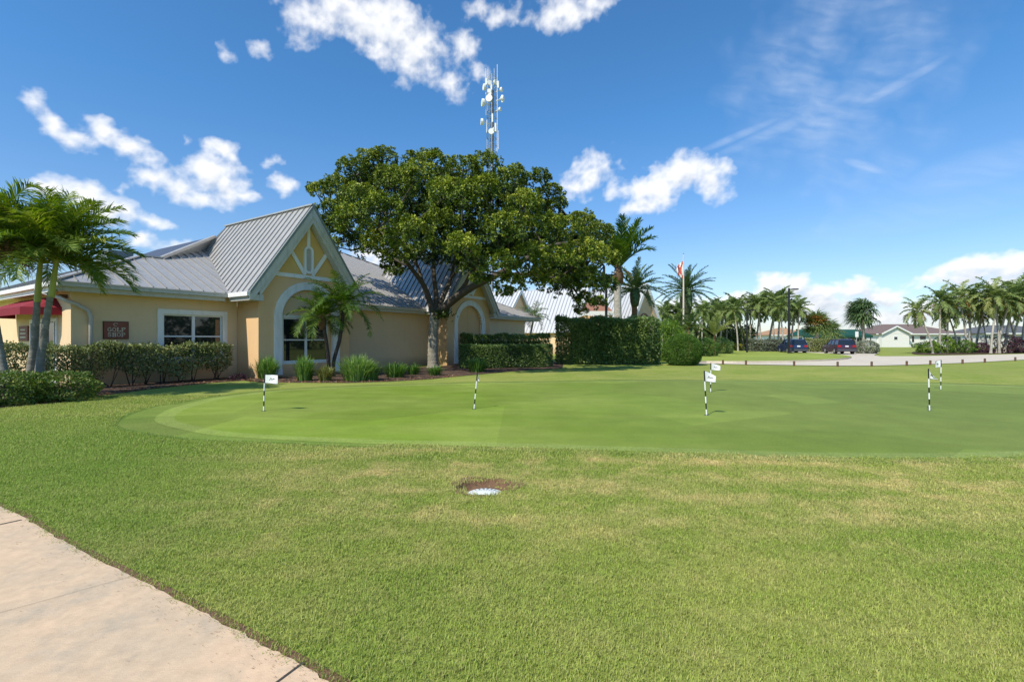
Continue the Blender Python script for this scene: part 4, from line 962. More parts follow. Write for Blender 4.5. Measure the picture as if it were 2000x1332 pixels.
# the pair of palms before the corner of the building, and a third at the frame's edge
def adonidia(label, tpx, d, shaft_px, lean_rng, n=15, Ln=1.9, wind=(.30,-.05,0), extra=None):
    base = P(tpx[0][0], tpx[0][1], d); base.z = 0.0
    root = thing('palm_tree', label, 'palm tree', base, 0, 'feather palms at the corner of the golf shop')
    pts = [P(x, y, d)-base for x, y in tpx]; pts[0].z = 0
    trunk(pts, .115, .07, M['palmbark'], root)
    sp = [P(x, y, d)-base for x, y in shaft_px]; trunk(sp, .082, .05, M['shaft'], root, 'crownshaft', flare=.0)
    crown(sp[-1]-Vector((0,0,.12)), int(n*1.5), Ln*1.0, dict(emax=1.5, emin=.12, droop=1.45, nl=64, ll=.66, lw=.042, fold=.55, grav=.30, wind=wind, fwd=.75, rw=.018, val=.60), M['palm'], root)
    return root
adonidia('left palm of the leaning pair, pale trunk and yellow crownshaft, before the red awning', [(58,770),(60,725),(68,660),(73,580)], 13.4, [(73,590),(76,545),(80,505)], 0, 17, 2.0, (.12,-.25,0))
adonidia('right palm of the leaning pair, trunk slanting right before the building corner', [(74,770),(78,715),(88,640),(100,570)], 13.3, [(100,580),(105,545),(112,500)], 0, 17, 2.2, (.42,-.1,0))
pr3 = adonidia('palm cut off by the left edge of the view, with a hanging brown dead frond', [(22,790),(6,720),(-8,640),(-20,560)], 12.6, [(-20,565),(-24,530),(-22,480)], 0, 13, 2.0, (.2,-.1,0))
sp = P(-22,480,12.6)-pr3.location
Q1 = [frond(sp+Vector((0,0,-.1)), a, e, 1.25, 2.2, 30, .55, .03, .1, .9, val=.5) for a, e in ((.1,.5),(-.5,.3),(.45,.1))]
quads('dead_frond', np.concatenate([q for q,_ in Q1]), np.concatenate([v for _,v in Q1]), M['dead'], pr3)
# pygmy date palms in front of the first bay
def pygmy(label, tpx, d, crown_n, Ln, mt='palm', r=.085, val=.35, bo=True, ea=.0):
    base = P(tpx[0][0], tpx[0][1], d); base.z = 0
    root = thing('palm_tree', label, 'palm tree', base, 0, 'small date palms by the arched window')
    pts = [P(x, y, d)-base for x, y in tpx]; pts[0].z = 0
    trunk(pts, r, r*.8, M['darktrunk'], root)
    if bo:
        mb = MB(); mb.tube(wob([pts[-1]-Vector((0,0,.55)), pts[-1]-Vector((0,0,.25)), pts[-1]+Vector((0,0,.1))]), [r*.9+.10*math.sin(k/28*math.pi) for k in range(29)], 10); mb.build('boots', M['boots'], root, True)
    crown(pts[-1], crown_n, Ln, dict(emax=1.3, emin=-.25, droop=1.5, nl=46, ll=.36, lw=.036, fold=.25, grav=.22, fwd=.6, rw=.014, val=val, wind=(.1,0,0)), M[mt], root)
pygmy('shorter bright green palm with a dark trunk before the arched window', [(642,735),(641,700),(637,665),(629,620)], 21.0, 25, 1.65, val=.45)
pygmy('taller darker palm with a curved thin trunk beside the arched window', [(651,735),(652,705),(663,665),(669,625),(671,596)], 21.3, 28, 1.95, val=.25, bo=False)
# date palms, royal palm, slanted palm behind hedge
def datepalm(label, px, ytop, d, n, Ln, trunkmat='boots', boots=None, r=.3, val=.35, leanpx=0, mt='palmblue', ll=.55, name='palm_tree', group='palms beyond the tall hedge', emin=-.35, wind=(0,0,0), droop=.95, lw=.085, zb=0, nl=44, emax=1.35):
    base = P(px+leanpx, 664, d); base.z = zb; top = P(px, ytop, d)-base
    root = thing(name, label, 'palm tree', base, 0, group)
    trunk([(0,0,0), top*.35+Vector((.05,0,0)), top*.7, top], r, r*.85, M[trunkmat], root)
    if boots:
        mb = MB(); hh = boots; mb.tube(wob([top-Vector((0,0,hh)), top-Vector((0,0,hh*.4)), top+Vector((0,0,.15))]), [r*1.1+r*.55*math.sin(min(1,k/28)*math.pi) for k in range(29)], 12); mb.build('boots', M['greenboots'], root, True)
    crown(top, n, Ln, dict(emax=emax, emin=emin, droop=droop, nl=nl, ll=ll, lw=lw, fold=.45, grav=.10, fwd=.95, rw=.04, val=val, wind=wind), M[mt], root)
    return root
datepalm('stiff-fronded date palm with an orange brown trunk base between grey palm and flagpole', 1240, 565, 45, 34, 3.1, boots=1.6, r=.28, leanpx=-3, mt='palmblue', val=.5)
datepalm('broad date palm behind the flagpole with a thick green booted trunk', 1340, 568, 55, 38, 3.5, trunkmat='greenboots', boots=2.6, r=.42, val=.4)
rp = datepalm('tall upright palm with a smooth grey trunk and yellow seed pods', 1206, 528, 40, 24, 4.4, trunkmat='palebark', r=.33, emin=.75, droop=1.0, mt='palm', ll=.95, wind=(-.42,0,0), val=.3, lw=.13, nl=50)
top = P(1206,528,40)-rp.location
mb = MB(); mb.tube([top-Vector((-.05,0,1.1)), top-Vector((-.1,0,.4)), top+Vector((.02,0,.6))], [.42,.40,.20], 10); mb.build('boots', M['boots'], rp, True)
Q1 = [frond(top+Vector((.25,-.15,-.1)), a, .1, 1.5, 2.4, 40, .22, .03, .3, .8, val=.5) for a in (-.4,-.9,.1,-.2)]
quads('seed_pod', np.concatenate([q for q,_ in Q1]), np.concatenate([v for _,v in Q1]), M['pod'], rp)
base = P(1024,664,42); base.z = 0
r_ = thing('palm_tree', 'small bushy palm with a slanted pale trunk at the far end of the building', 'palm tree', base, 0, 'palms beyond the tall hedge')
tp = P(1043,618,42)-base; trunk([(0,0,0),(.1,0,.9),(.5,0,1.9),tp], .09, .08, M['palebark'], r_)
crown(tp, 18, 1.7, dict(emax=1.3, emin=-.3, droop=1.5, nl=22, ll=.4, lw=.05, val=.55), M['palmblue'], r_)
datepalm('low palm with an orange trunk right behind the flagpole foot', 1346, 640, 42, 16, 1.7, r=.22, mt='palmblue', val=.55, ll=.4)
datepalm('bright yellow-green young palm before the far palm row', 1396, 655, 50, 12, 2.6, r=.15, mt='palmfar', val=.7, emin=.5, ll=.5, droop=.9)
datepalm('small green palm between the ball bush and the yellow hedge', 1318, 640, 47, 16, 2.2, r=.2, mt='palmfar', val=.5, ll=.5)
# fan palms
def fanpalm(label, px, ytop, d, n, r, trunkr, mt, wind=0, drop=0, yb=676, lean=0, dead=0, spec=None):
    base = P(px+lean, 664, d); base.z = 0; top = P(px, ytop, d)-base
    root = thing('palm_tree', label, 'palm tree', base, 0, 'fan palms by the parking area')
    trunk([(0,0,0), top*.5, top], trunkr, trunkr*.9, M['palebark'], root)
    def fans(n, em0, em1, val, az0=None):
        Q = []; vv = []
        for i in range(n):
            az = i*2.4 if az0 is None else az0+rng.uniform(-.8,.8); e = em0+(em1-em0)*(i+.5)/n
            dr = nrm(np.array([math.cos(az)*math.cos(e)+wind*.6, math.sin(az)*math.cos(e), math.sin(e)-abs(wind)*.15])); st = np.array(top)+dr*r*.12; hub = np.array(top)+dr*r*rng.uniform(.22,.5)
            S = nrm(np.cross(dr, [0,0,1.0])); Nn = np.cross(S, dr)
            Q.append(np.stack([st-S*.03, st+S*.03, hub+S*.03, hub-S*.03])[None]); vv.append([.9])
            m_ = 22; a = np.linspace(-1.9,1.9,m_)
            dd = nrm(dr[None]*np.cos(a)[:,None]+S[None]*np.sin(a)[:,None]+Nn[None]*.15*np.abs(a)[:,None]+rng.normal(0,.08,(m_,3)))
            l = (r*rng.uniform(.42,.62)*(1-.15*np.abs(a))*rng.uniform(.85,1.15,m_))[:,None]; w_ = nrm(np.cross(dd, Nn[None]))*r*.020
            m1 = hub+dd*l*.6; m2 = m1+nrm(dd+np.array([wind*.5,0,-.7-drop]))*l*.5
            Q.append(np.stack([np.repeat(hub[None],m_,0)-w_*.2, np.repeat(hub[None],m_,0)+w_*.2, m1+w_, m1-w_], 1)); Q.append(np.stack([m1-w_, m1+w_, m2+w_*.1, m2-w_*.1], 1))
            b = np.clip(val+rng.normal(0,.12,m_)+rng.normal(0,.1), 0, 1); vv += [b, b]
        return np.concatenate(Q), np.concatenate(vv)
    q, v = fans(n, 1.4, -.75, .4); quads('crown', q, v, M[mt], root)
    if dead: q, v = fans(dead, .9, .1, .8, az0=-1.9); quads('ripe_frond', q, v, M['palmold'], root)
    return root
fanpalm('round fan palm with yellow-brown old leaves behind the parked cars', 1595, 636, 70, 60, 2.8, .28, 'palmfar', dead=7)
fanpalm('smaller fan palm crown right of the round one, behind the cars', 1622, 648, 74, 40, 2.3, .22, 'palmfar')
fanpalm('wind-blown dark fan palm leaning left over the green canopy', 1686, 612, 72, 64, 3.3, .22, 'palmblue', wind=-.9, drop=.4)
# far rows of feather palms: four built, the rest copied
def farproto(h, lean, mt, val, Ln=2.3, oldv=0):
    root = thing('palm_tree', 'x', 'palm tree', (0,0,0), 0, 'x'); top = Vector((lean,.1,h))
    trunk([(0,0,0),(lean*.2,0,h*.35),(lean*.6,.05,h*.7),top], .13, .09, M['palebark'], root, flare=.5, n=7)
    crown(top, 20, Ln, dict(emax=1.4, emin=-.85, droop=1.45, nl=26, ll=.66, lw=.14, fold=.4, grav=.35, fwd=.7, rw=.03, val=val, agev=oldv), M[mt], root)
    if oldv:
        crown(top-Vector((0,0,.15)), 4, Ln*.7, dict(emax=.2, emin=-.8, droop=1.2, nl=14, ll=.5, lw=.09, val=.75), M['palmold'], root, 'ripe_frond')
    return root
ORD = ['first','second','third','fourth','fifth','sixth','seventh','eighth','ninth','tenth','eleventh','twelfth','thirteenth','fourteenth','fifteenth','sixteenth','seventeenth','eighteenth','nineteenth','twentieth','twenty-first','twenty-second','twenty-third','twenty-fourth','twenty-fifth','twenty-sixth']
protos = [farproto(5.6, .5, 'palmfar', .45), farproto(6.3, -.5, 'palmfar', .55), farproto(5.2, .9, 'palmfar', .35), farproto(6.8, .2, 'palmfar', .5)]
row = []
for i, px in enumerate(np.linspace(1292,1556,24)):
    d = 66+rng.uniform(-4,5); prof = 588 if px < 1440 else 588-22*math.exp(-((px-1500)/38)**2)
    ytop = prof+rng.uniform(0,10) ; z = H+(HY-ytop)/F*d-1.3
    row.append((px+rng.uniform(-3,3), d, z))
row.sort(); used = set()
PH = [5.6,6.3,5.2,6.8]
for i, (px, d, z) in enumerate(row):
    k = i % 4; o = protos[k] if k not in used else copy_tree(protos[k]); used.add(k)
    p = P(px, 664, d); o.location = (p.x, p.y, 0); sc_ = max(.75, z/PH[k]); o.scale = (sc_*.95, sc_*.95, sc_); o.rotation_euler = (0,0,[0.2,-.3,.5,-.15,2.9][i % 5])
    o['label'] = 'slim clump palm in the long far row, %s from the left end' % ORD[i]; o['group'] = 'slim palms in the far row'
protos2 = [farproto(6.2, 1.3, 'palmfar', .45, 2.7, .15), farproto(7.0, -.9, 'palmfar', .5, 2.8, .2), farproto(6.6, .4, 'palmfar', .35, 2.6, .1), farproto(5.8, -1.8, 'palmfar', .5, 2.5, .15)]
PH2 = [6.2,7.0,6.6,5.8]; LN2 = [1.3,-.9,.4,-1.8]
cl = [(1822,1800,590),(1835,1832,572),(1850,1858,582),(1872,1838,600),(1888,1868,565),(1893,1902,570),(1900,1885,590),(1905,1930,575),(1928,1915,600),(1935,1955,572),(1952,1942,560),(1948,1978,568),(1962,1992,558),(1975,2008,575),(1985,1965,590),(1995,2030,565)]
used = set(); lst = []
for i, (xb, xt, yt) in enumerate(cl): lst.append((xb, xt, yt, 56+((i*37) % 9)*.6))
lst.sort()
for i, (xb, xt, yt, d) in enumerate(lst):
    want = (xt-xb)/F*d; z = H+(HY-yt)/F*d-1.0
    k = min(range(4), key=lambda j: abs(LN2[j]-want)+.4*rng.uniform()); o = protos2[k] if k not in used else copy_tree(protos2[k]); used.add(k)
    p = P(xb, 664, d); o.location = (p.x, p.y, 0); s_ = z/PH2[k]; o.scale = (s_*(.8+.2*abs(want)/1.5), s_, s_); o.rotation_euler = (0,0,rng.uniform(-.35,.35))
    o['label'] = 'slanted pale-trunked palm in the clump beyond the drive, %s base from the left' % ORD[i]; o['group'] = 'palms in the clump beyond the drive'
for k in range(4):
    if k not in used:
        o = protos2[k]; p = P(1915+12*k, 664, 60); o.location = (p.x, p.y, 0); o['label'] = 'palm deep inside the clump beyond the drive, half hidden by the others (%s)' % ['a','b','c','d'][k]; o['group'] = 'palms in the clump beyond the drive'
# ------------------------------------------------------------------ shrubs and hedges
def hedge(name, label, pts, w, z0, z1, n, ls, mat, group=None, rag=.08, stems=0, val=.45, cat='hedge', stemmat='darktrunk', round_=.15, core=True, zb=0, deep=.25):
    pts = [Vector(p[:2]) for p in pts]; ln = [(b-a).length for a, b in zip(pts, pts[1:])]; tot = sum(ln)
    c0 = pts[0]; root = thing(name, label, cat, (c0.x, c0.y, zb), 0, group)
    cum = np.concatenate([[0], np.cumsum(ln)])
    s = rng.uniform(0, tot, n)
    X = np.interp(s, cum, [p.x for p in pts]); Y = np.interp(s, cum, [p.y for p in pts])
    seg = np.clip(np.searchsorted(cum, s)-1, 0, len(ln)-1)
    tx = np.array([(b-a).normalized().x for a, b in zip(pts, pts[1:])])[seg]; ty = np.array([(b-a).normalized().y for a, b in zip(pts, pts[1:])])[seg]
    h = z1-z0; face = rng.uniform(0,1,n); pw = h/(2*h+w); u = np.where(face < pw, -1, np.where(face < 2*pw, 1, rng.uniform(-1,1,n))); 
    zz = np.where(face < 2*pw, rng.uniform(0,1,n), 1.0); inn = rng.beta(1,3,n)*deep
    endf = np.minimum(s, tot-s); 
    und = rag*(np.sin(s*2.3+1)+np.sin(s*5.1)*.6+np.sin(s*11.0)*.4)
    rnd = 1-round_*(np.clip(zz-.75,0,1)*4)**2; er = np.sqrt(np.clip(endf/(w*.5+.01),0.02,1))
    lat = u*(w*.5-np.where(face < 2*pw, inn, 0))*rnd*er+rng.normal(0,rag*.5,n)
    zlow = (.12*np.sin(s*1.9+2)+.16*np.sin(s*4.7)) if stems else 0.0
    z = z0+zlow*(1-zz)+h*zz-np.where(face >= 2*pw, inn, 0)+und*.6*zz+rng.normal(0,rag*.5,n)-np.clip(np.abs(u)-.8,0,1)*h*.15*(zz > .99)
    px_ = X-ty*lat-c0.x; py_ = Y+tx*lat-c0.y
    pos = np.stack([px_, py_, np.maximum(z, .02)], 1)
    nrmv = np.stack([-ty*u*(face < 2*pw), tx*u*(face < 2*pw), np.where(face >= 2*pw, 1.0, .35)], 1)
    dirs = nrm(nrmv+rng.normal(0,.75,(n,3)))
    q = leaves(pos, dirs, ls*rng.uniform(.7,1.3,n), ls*.55, nrmv*.8+np.array([0,0,.5])+rng.normal(0,.3,(n,3)))
    v = val+rng.normal(0,.17,n)+.1*np.sin(s*1.7)+.06*np.sin(px_*9+z*7)
    quads('foliage', q, v, M[mat], root)
    if core and not stems:
        mb = MB(); cw_ = max(.08, w*.5-deep-.14); es = w*.42+.1
        for a, b in zip(pts, pts[1:]):
            d = (b-a).normalized(); nn = Vector((-d.y, d.x)); e = .12 if (b-a).length > .5 else 0
            q4 = [a+d*es*(a is pts[0])-nn*cw_, b-d*es*(b is pts[-1])-nn*cw_, b-d*es*(b is pts[-1])+nn*cw_, a+d*es*(a is pts[0])+nn*cw_]
            lo = [Vector((k.x-c0.x,k.y-c0.y,.02)) for k in q4]; hi = [Vector((k.x-c0.x,k.y-c0.y,z1-deep-.1)) for k in q4]
            mb.poly(hi)
            for k in range(4): mb.poly([lo[k], lo[(k+1)%4], hi[(k+1)%4], hi[k]])
        mb.build('branches', M['darktrunk'], root)
    if stems:
        mb = MB()
        for k in range(stems):
            s_ = (k+.5)/stems*tot+rng.uniform(-.15,.15); x = np.interp(s_, cum, [p.x for p in pts])-c0.x; y = np.interp(s_, cum, [p.y for p in pts])-c0.y
            for j in range(3):
                a = rng.normal(0,.28); b = rng.uniform(-.2,.2); x += rng.normal(0,.05)
                mb.tube([(x,y,0),(x+a*.4,y+b*.4,z0*.8),(x+a,y+b,z0+h*.45)], [.022,.016,.009], 6)
        mb.build('stems', M[stemmat], root, True)
    return root
hs = .72
hedge('hedge', 'tall thin grey-green clipped hedge with bare twisted stems along the front wall', [LW(-7.6,hs), LW(-5,hs), LW(-2.5,hs), LW(-.75,hs)], .66, .40, 1.40, 19000, .085, 'hedgeg', rag=.09, stems=13, val=.42, deep=.3)
def bush(name, label, px, py_base, d, wpx, hpx, n, ls, mat, cat='bush', group=None, val=.45, flat_=1.0, shape=2.0, lump=.12, dy=1.0, zb=None):
    base = P(px, 664, d); base.z = max(0, H-(py_base-HY)/F*d) if zb is None else zb
    root = thing(name, label, cat, base, 0, group); rx = wpx/F*d/2; rz = hpx/F*d
    th = rng.uniform(0,2*math.pi,n); ph = np.arcsin(rng.uniform(-.95,1,n)); 
    k = 1+lump*(np.sin(3*th+1.1)*.5+np.sin(5*th+ph*4)*.4+np.sin(ph*7+th*2)*.4)
    rr = (1-rng.beta(1,4,n)*.35)*k; ce = np.cos(ph); c_ = np.sign(ce)*np.abs(ce)**(2/shape)
    pos = np.stack([rx*rr*c_*np.cos(th), rx*dy*rr*c_*np.sin(th), rz*.46+rz*.54*rr*np.sin(ph)], 1); pos[:,2] = np.maximum(pos[:,2], .02)
    nv = nrm(np.stack([np.cos(th)*np.cos(ph), np.sin(th)*np.cos(ph), np.sin(ph)+.2], 1))
    q = leaves(pos, nrm(nv+rng.normal(0,.7,(n,3))), ls*rng.uniform(.7,1.3,n), ls*.5, nv*.7+np.array([0,0,.5])+rng.normal(0,.25,(n,3)))
    quads('foliage', q, val+rng.normal(0,.17,n)+.1*np.sin(th*4+ph*5), M[mat], root)
    mb = MB(); mb.tube([(0,0,0),(0,0,rz*.2)], [.12,.10], 7)
    for j in range(7):
        a = j*.9; mb.tube([(0,0,0),(rx*.35*math.cos(a),rx*.35*math.sin(a),rz*.4),(rx*.6*math.cos(a),rx*.6*math.sin(a),rz*.75)], [.03,.02,.01], 5)
    mb.build('stems', M['darktrunk'], root); return root
bush('bush', 'low loose green bush at the left edge in front of the palms', 15, 792, 12.0, 130, 62, 6500, .075, 'lowbush', val=.45, lump=.14, shape=2.8)
bush('bush', 'low green bush with brown tips, second along the bed before the palms', 118, 783, 12.7, 115, 55, 6000, .075, 'lowbush', val=.5, lump=.16, shape=2.8)
bush('bush', 'small dark round bush in the corner beside the first bay', 466, 745, 19.2, 26, 12, 500, .07, 'purple', val=.3)
hedge('hedge', 'low dark clipped hedge, front one of two in the tree shade', [G(897,720), G(1078,716.5)], 1.1, .05, 1.30, 26000, .085, 'hedged', rag=.03, val=.32, round_=.08)
hedge('hedge', 'loose glossy hedge rising behind the low dark hedge', [P(898,664,31.5), P(1074,664,32)], 1.3, .3, 1.88, 14000, .13, 'hedged', rag=.09, val=.45)
hedge('hedge', 'tall wide glossy dark hedge right of the big tree', [P(1086,664,32.6), P(1287,664,32.6)], 2.3, .05, 2.95, 42000, .14, 'hedged', rag=.14, val=.48, round_=.14)
bush('bush', 'big round clipped bush at the right end of the tall hedge', 1333, 713, 30.6, 72, 60, 26000, .075, 'ball', val=.42, lump=.04, shape=2.5, zb=0)
bush('bush', 'loose light green shrub rising behind the round clipped bush', 1306, 690, 37, 62, 76, 7000, .14, 'bright', val=.45, lump=.2, zb=0)
bush('bush', 'dark dome shrub right of the round clipped bush', 1372, 690, 44, 60, 38, 5000, .12, 'ball', val=.35, zb=0)
bush('bush', 'dark shrub with bright tips left of the yellow hedge', 1400, 684, 52, 60, 34, 5000, .14, 'hedged', val=.5, zb=0)
hedge('hedge', 'bright yellow-green low hedge beyond the grass island', [G(1372,687), G(1447,686.2)], 1.4, .1, .95, 6000, .14, 'yellow', rag=.06, val=.5, zb=0)
hedge('shrubs', 'dense mid green shrubbery filling the space under the left half of the far palm row', [P(1285,664,71), P(1350,664,70), P(1470,664,72)], 3.0, .1, 3.1, 9000, .34, 'palmfar', rag=.5, val=.35, cat='shrubs')
hedge('hedge', 'silvery grey hedge below the far palm row', [P(1462,664,61), P(1543,664,61)], 2.0, .05, 1.55, 9000, .16, 'silver', rag=.1, val=.35, cat='hedge')
hedge('hedge', 'grey-green hedge with cream tips behind the gap between the cars', [P(1572,664,63), P(1640,664,62)], 1.6, .05, 1.65, 7000, .16, 'hedgeg', rag=.08, val=.5)
bush('bush', 'silvery rounded shrub right of the plum coloured car', 1692, 691, 56, 42, 26, 3500, .15, 'silver', val=.6, zb=0, lump=.1)
bush('bush', 'dark clipped bush against the pale house wall', 1792, 677, 98, 18, 8, 700, .2, 'hedged', val=.2, zb=0)
for i, (px, w_, h_, mt, lb) in enumerate(((1815,36,22,'bright','bright lime shrub at the left foot of the palm clump'),(1845,30,32,'bright','taller lime shrub with upright leaves under the palm clump'),(1880,40,24,'ball','green shrub low in the middle of the palm clump'),
        (1955,56,36,'purple','dark purple shrub at the right side of the palm clump'),(1985,34,26,'purple','small purple-brown shrub at the right end of the palm bed'),(1910,40,18,'purple','low reddish groundcover shrub between the slanted trunks'))):
    bush('bush', lb, px, 690, 57+i*.4, w_, h_, 2600, .17, mt, val=.55, zb=.05, lump=.25)
# spiky grass-like clumps in the bed
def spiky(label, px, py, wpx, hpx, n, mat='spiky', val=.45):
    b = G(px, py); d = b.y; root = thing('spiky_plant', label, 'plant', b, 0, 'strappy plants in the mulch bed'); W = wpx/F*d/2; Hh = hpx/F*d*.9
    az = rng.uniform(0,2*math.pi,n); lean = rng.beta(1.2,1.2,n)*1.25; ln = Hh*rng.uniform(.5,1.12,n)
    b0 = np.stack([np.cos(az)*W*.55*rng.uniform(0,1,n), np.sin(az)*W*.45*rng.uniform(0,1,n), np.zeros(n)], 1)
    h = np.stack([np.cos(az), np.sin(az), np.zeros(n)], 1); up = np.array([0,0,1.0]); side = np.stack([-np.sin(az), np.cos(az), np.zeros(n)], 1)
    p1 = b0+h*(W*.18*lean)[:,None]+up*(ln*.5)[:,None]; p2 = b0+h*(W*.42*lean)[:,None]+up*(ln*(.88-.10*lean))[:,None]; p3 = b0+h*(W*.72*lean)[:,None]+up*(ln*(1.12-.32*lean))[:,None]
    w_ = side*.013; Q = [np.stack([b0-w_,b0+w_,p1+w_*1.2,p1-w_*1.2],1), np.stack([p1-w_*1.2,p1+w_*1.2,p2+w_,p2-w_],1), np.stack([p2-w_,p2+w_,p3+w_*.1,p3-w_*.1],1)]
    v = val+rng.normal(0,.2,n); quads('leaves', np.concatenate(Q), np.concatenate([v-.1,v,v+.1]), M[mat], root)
spiky('upright dense green strappy plant left of the arched window, behind the first flag', 522, 740, 62, 46, 420)
spiky('strappy green plant under the left half of the arched window', 595, 744, 52, 50, 360)
spiky('yellowish sparse strappy plant at the foot of the two thin palms', 636, 744, 50, 32, 220, 'spikyold', .5)
spiky('largest pale green strappy plant right of the thin palms', 697, 744, 92, 52, 620, 'spiky', .62)
spiky('second half of the large pale clump, leaning right', 724, 743, 50, 40, 240, 'spiky', .5)
spiky('dull green strappy plant before the blank wall', 772, 737, 66, 32, 300, 'spiky', .3)
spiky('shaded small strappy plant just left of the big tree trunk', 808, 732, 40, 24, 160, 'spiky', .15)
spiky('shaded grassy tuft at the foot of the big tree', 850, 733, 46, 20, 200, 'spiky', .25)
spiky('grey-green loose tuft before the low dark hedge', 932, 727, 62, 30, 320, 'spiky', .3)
# leaf litter scraps in the mulch
n = 900; f2_ = [G(*p) for p in fpx[2:14]]; ti = rng.uniform(0, len(f2_)-1.01, n); pos = np.array([list(f2_[int(k)].lerp(f2_[int(k)+1], k-int(k))) for k in ti]); pos[:,:2] += rng.uniform(0,1,(n,1))**2*np.array([[-.5,1.2]])+rng.normal(0,.06,(n,2)); pos[:,2] = .03
quads('leaf_litter', leaves(pos, nrm(rng.normal(size=(n,3))*np.array([1,1,.15])), rng.uniform(.05,.11,n), .05), rng.uniform(0,1,n), M['dead']); tag(bpy.data.objects['leaf_litter'], 'fallen dry leaves scattered along the front of the mulch', 'leaves', kind='stuff')
# ------------------------------------------------------------------ the big tree
def big_tree():
    D = 28.0; base = P(846, 664, D); base.z = 0
    root = thing('shade_tree', 'large spreading dark green shade tree with a pale mottled trunk in front of the building', 'tree', base)
    bx = np.array(base)
    def W(px, py, d): return P(px, py, d)-base
    trunk([(0,0,0), W(845,690,D), W(847,640,D), W(849,612,D)], .30, .27, M['bark'], root, flare=.45, n=14, rough=.04)
    limbs = [ [(848,618,0),(838,585,0),(826,555,-.5),(800,520,-1.5),(770,480,-3),(735,450,-4.5)],
              [(850,618,0),(852,580,.3),(848,545,.5),(846,505,1),(850,450,1.5),(860,390,1.0),(870,330,.5)],
              [(850,616,0),(866,580,.5),(880,545,1.2),(888,505,2.0),(895,470,3.0)],
              [(851,618,0),(880,590,-.8),(920,562,-1.6),(965,540,-2.2),(1020,510,-2.5),(1080,480,-2.2),(1140,480,-1.5),(1180,520,-1)],
              [(851,616,0),(875,592,.5),(905,560,1.0),(930,520,1.5),(980,470,2.5),(1040,420,3),(1090,400,2.5)],
              [(826,555,-.5),(815,520,0),(790,470,1),(740,400,2),(700,340,1.5)],
              [(800,520,-1.5),(760,500,-1),(700,460,.5),(660,430,1.0)],
              [(880,545,1.2),(895,520,0),(900,480,-2)],
              [(965,540,-2.2),(1000,535,-3),(1060,540,-3),(1110,550,-2)] ]
    mb = MB(); LP = []
    for i, l in enumerate(limbs):
        c_ = wob([W(x, y, D+dd) for x, y, dd in l], 8); r0 = [.20,.17,.16,.27,.16,.10,.10,.09,.10][i]; N = len(c_)
        mb.tube(c_, [r0+(.05-r0)*k/(N-1) for k in range(N)], 9); LP += c_[N//3:]
    ol = [(607,358),(640,368),(655,330),(690,305),(720,290),(752,286),(778,292),(800,302),(830,292),(858,300),(905,308),(935,296),(965,298),(1000,322),(1040,328),(1066,350),(1070,368),(1095,392),(1105,412),(1140,408),(1170,425),(1192,455),(1196,500),(1190,560),(1172,590),(1150,592),(1135,615),(1118,598),(1095,588),(1060,572),(1030,568),(1010,575),(985,570),(960,540),(930,545),(905,530),(880,520),(860,515),(840,505),(815,510),(800,500),(782,535),(765,535),(745,500),(700,478),(672,470),(650,470),(640,495),(618,480),(616,440),(640,420),(650,405),(634,385),(610,372)]
    pa = np.array(ol, float)
    def dist(x, y):
        a = pa; b = np.roll(pa, -1, 0); ab = b-a; tt = np.clip(((x-a[:,0])*ab[:,0]+(y-a[:,1])*ab[:,1])/(ab**2).sum(1), 0, 1); return np.min(np.hypot(a[:,0]+ab[:,0]*tt-x, a[:,1]+ab[:,1]*tt-y))
    blobs = []
    gy = 283
    while gy < 620:
        gx = 600+(gy % 2)*13
        while gx < 1200:
            x = gx+rng.uniform(-9,9); y = gy+rng.uniform(-8,8)
            if inside(ol, np.array([x]), np.array([y]))[0]:
                ds = dist(x, y)
                if ds > 24:
                    th = (8.2 if x < 1060 else 4.2)*math.sqrt(min(1, ds/115)); rp = 25 if ds > 20 else max(11, ds*.9+2)
                    cnt = 1 if ds < 22 else (2 if ds < 50 else 3)
                    for k in range(cnt):
                        s_ = {1:[0],2:[-1,1],3:[-1,0,1]}[cnt][k]
                        dd = (s_*th if s_ <= 0 else th*.6)*rng.uniform(.75,1.0)+rng.uniform(-.5,.5)
                        if (s_ < 0 and ds > 12) or rng.uniform() < .25: continue
                        if y > 490 and x < 960 and s_ < 0: continue
                        blobs.append((x+rng.uniform(-8,8), y+rng.uniform(-7,7), D+dd, rp*rng.uniform(.7,1.25)))
            gx += 33
        gy += 27
    lobes = [(628,372,22,0),(655,362,26,-.5),(690,332,36,-.5),(722,312,30,-1),(752,306,24,0),(700,385,40,-4),(645,440,32,-3),(640,478,22,-2.5),(690,425,42,-6),(745,405,42,-6.5),(765,350,42,-4),(800,452,48,-8),(740,468,34,-5.5),(860,435,40,-7.5),
      (815,345,44,-4.5),(850,318,32,-1),(835,308,20,0),(808,306,14,.5),(905,328,36,-2.5),(950,318,32,-.5),(880,378,46,-6.5),(945,372,44,-6),(1000,345,34,-2.5),(1050,348,26,0),(1075,378,26,0),(1088,398,18,0),(1020,398,42,-5.5),(1060,440,42,-6),(985,445,46,-7.5),
      (905,480,38,-6.5),(975,512,38,-7.5),(1035,500,42,-5.5),(995,552,26,-6.5),(1045,545,32,-4.5),(1100,445,38,-3.5),(1085,505,42,-4.5),(1138,432,28,0),(1168,455,32,-1),(1180,500,28,-1),(1140,490,38,-4),(1150,545,38,-3.5),(1105,560,34,-3.5),(1142,585,22,-2.5),(1182,555,24,-.5),
      (700,468,30,-2),(725,488,26,-1),(770,512,24,-.5),(650,410,30,-1.5),(610,366,10,0),(618,440,18,-1),(630,465,16,-1.5),(1135,605,10,-2),(1170,588,14,-1),(780,495,30,-3),(940,540,16,-6),(770,530,16,-1),(985,570,14,-5)]
    NF = len(lobes)
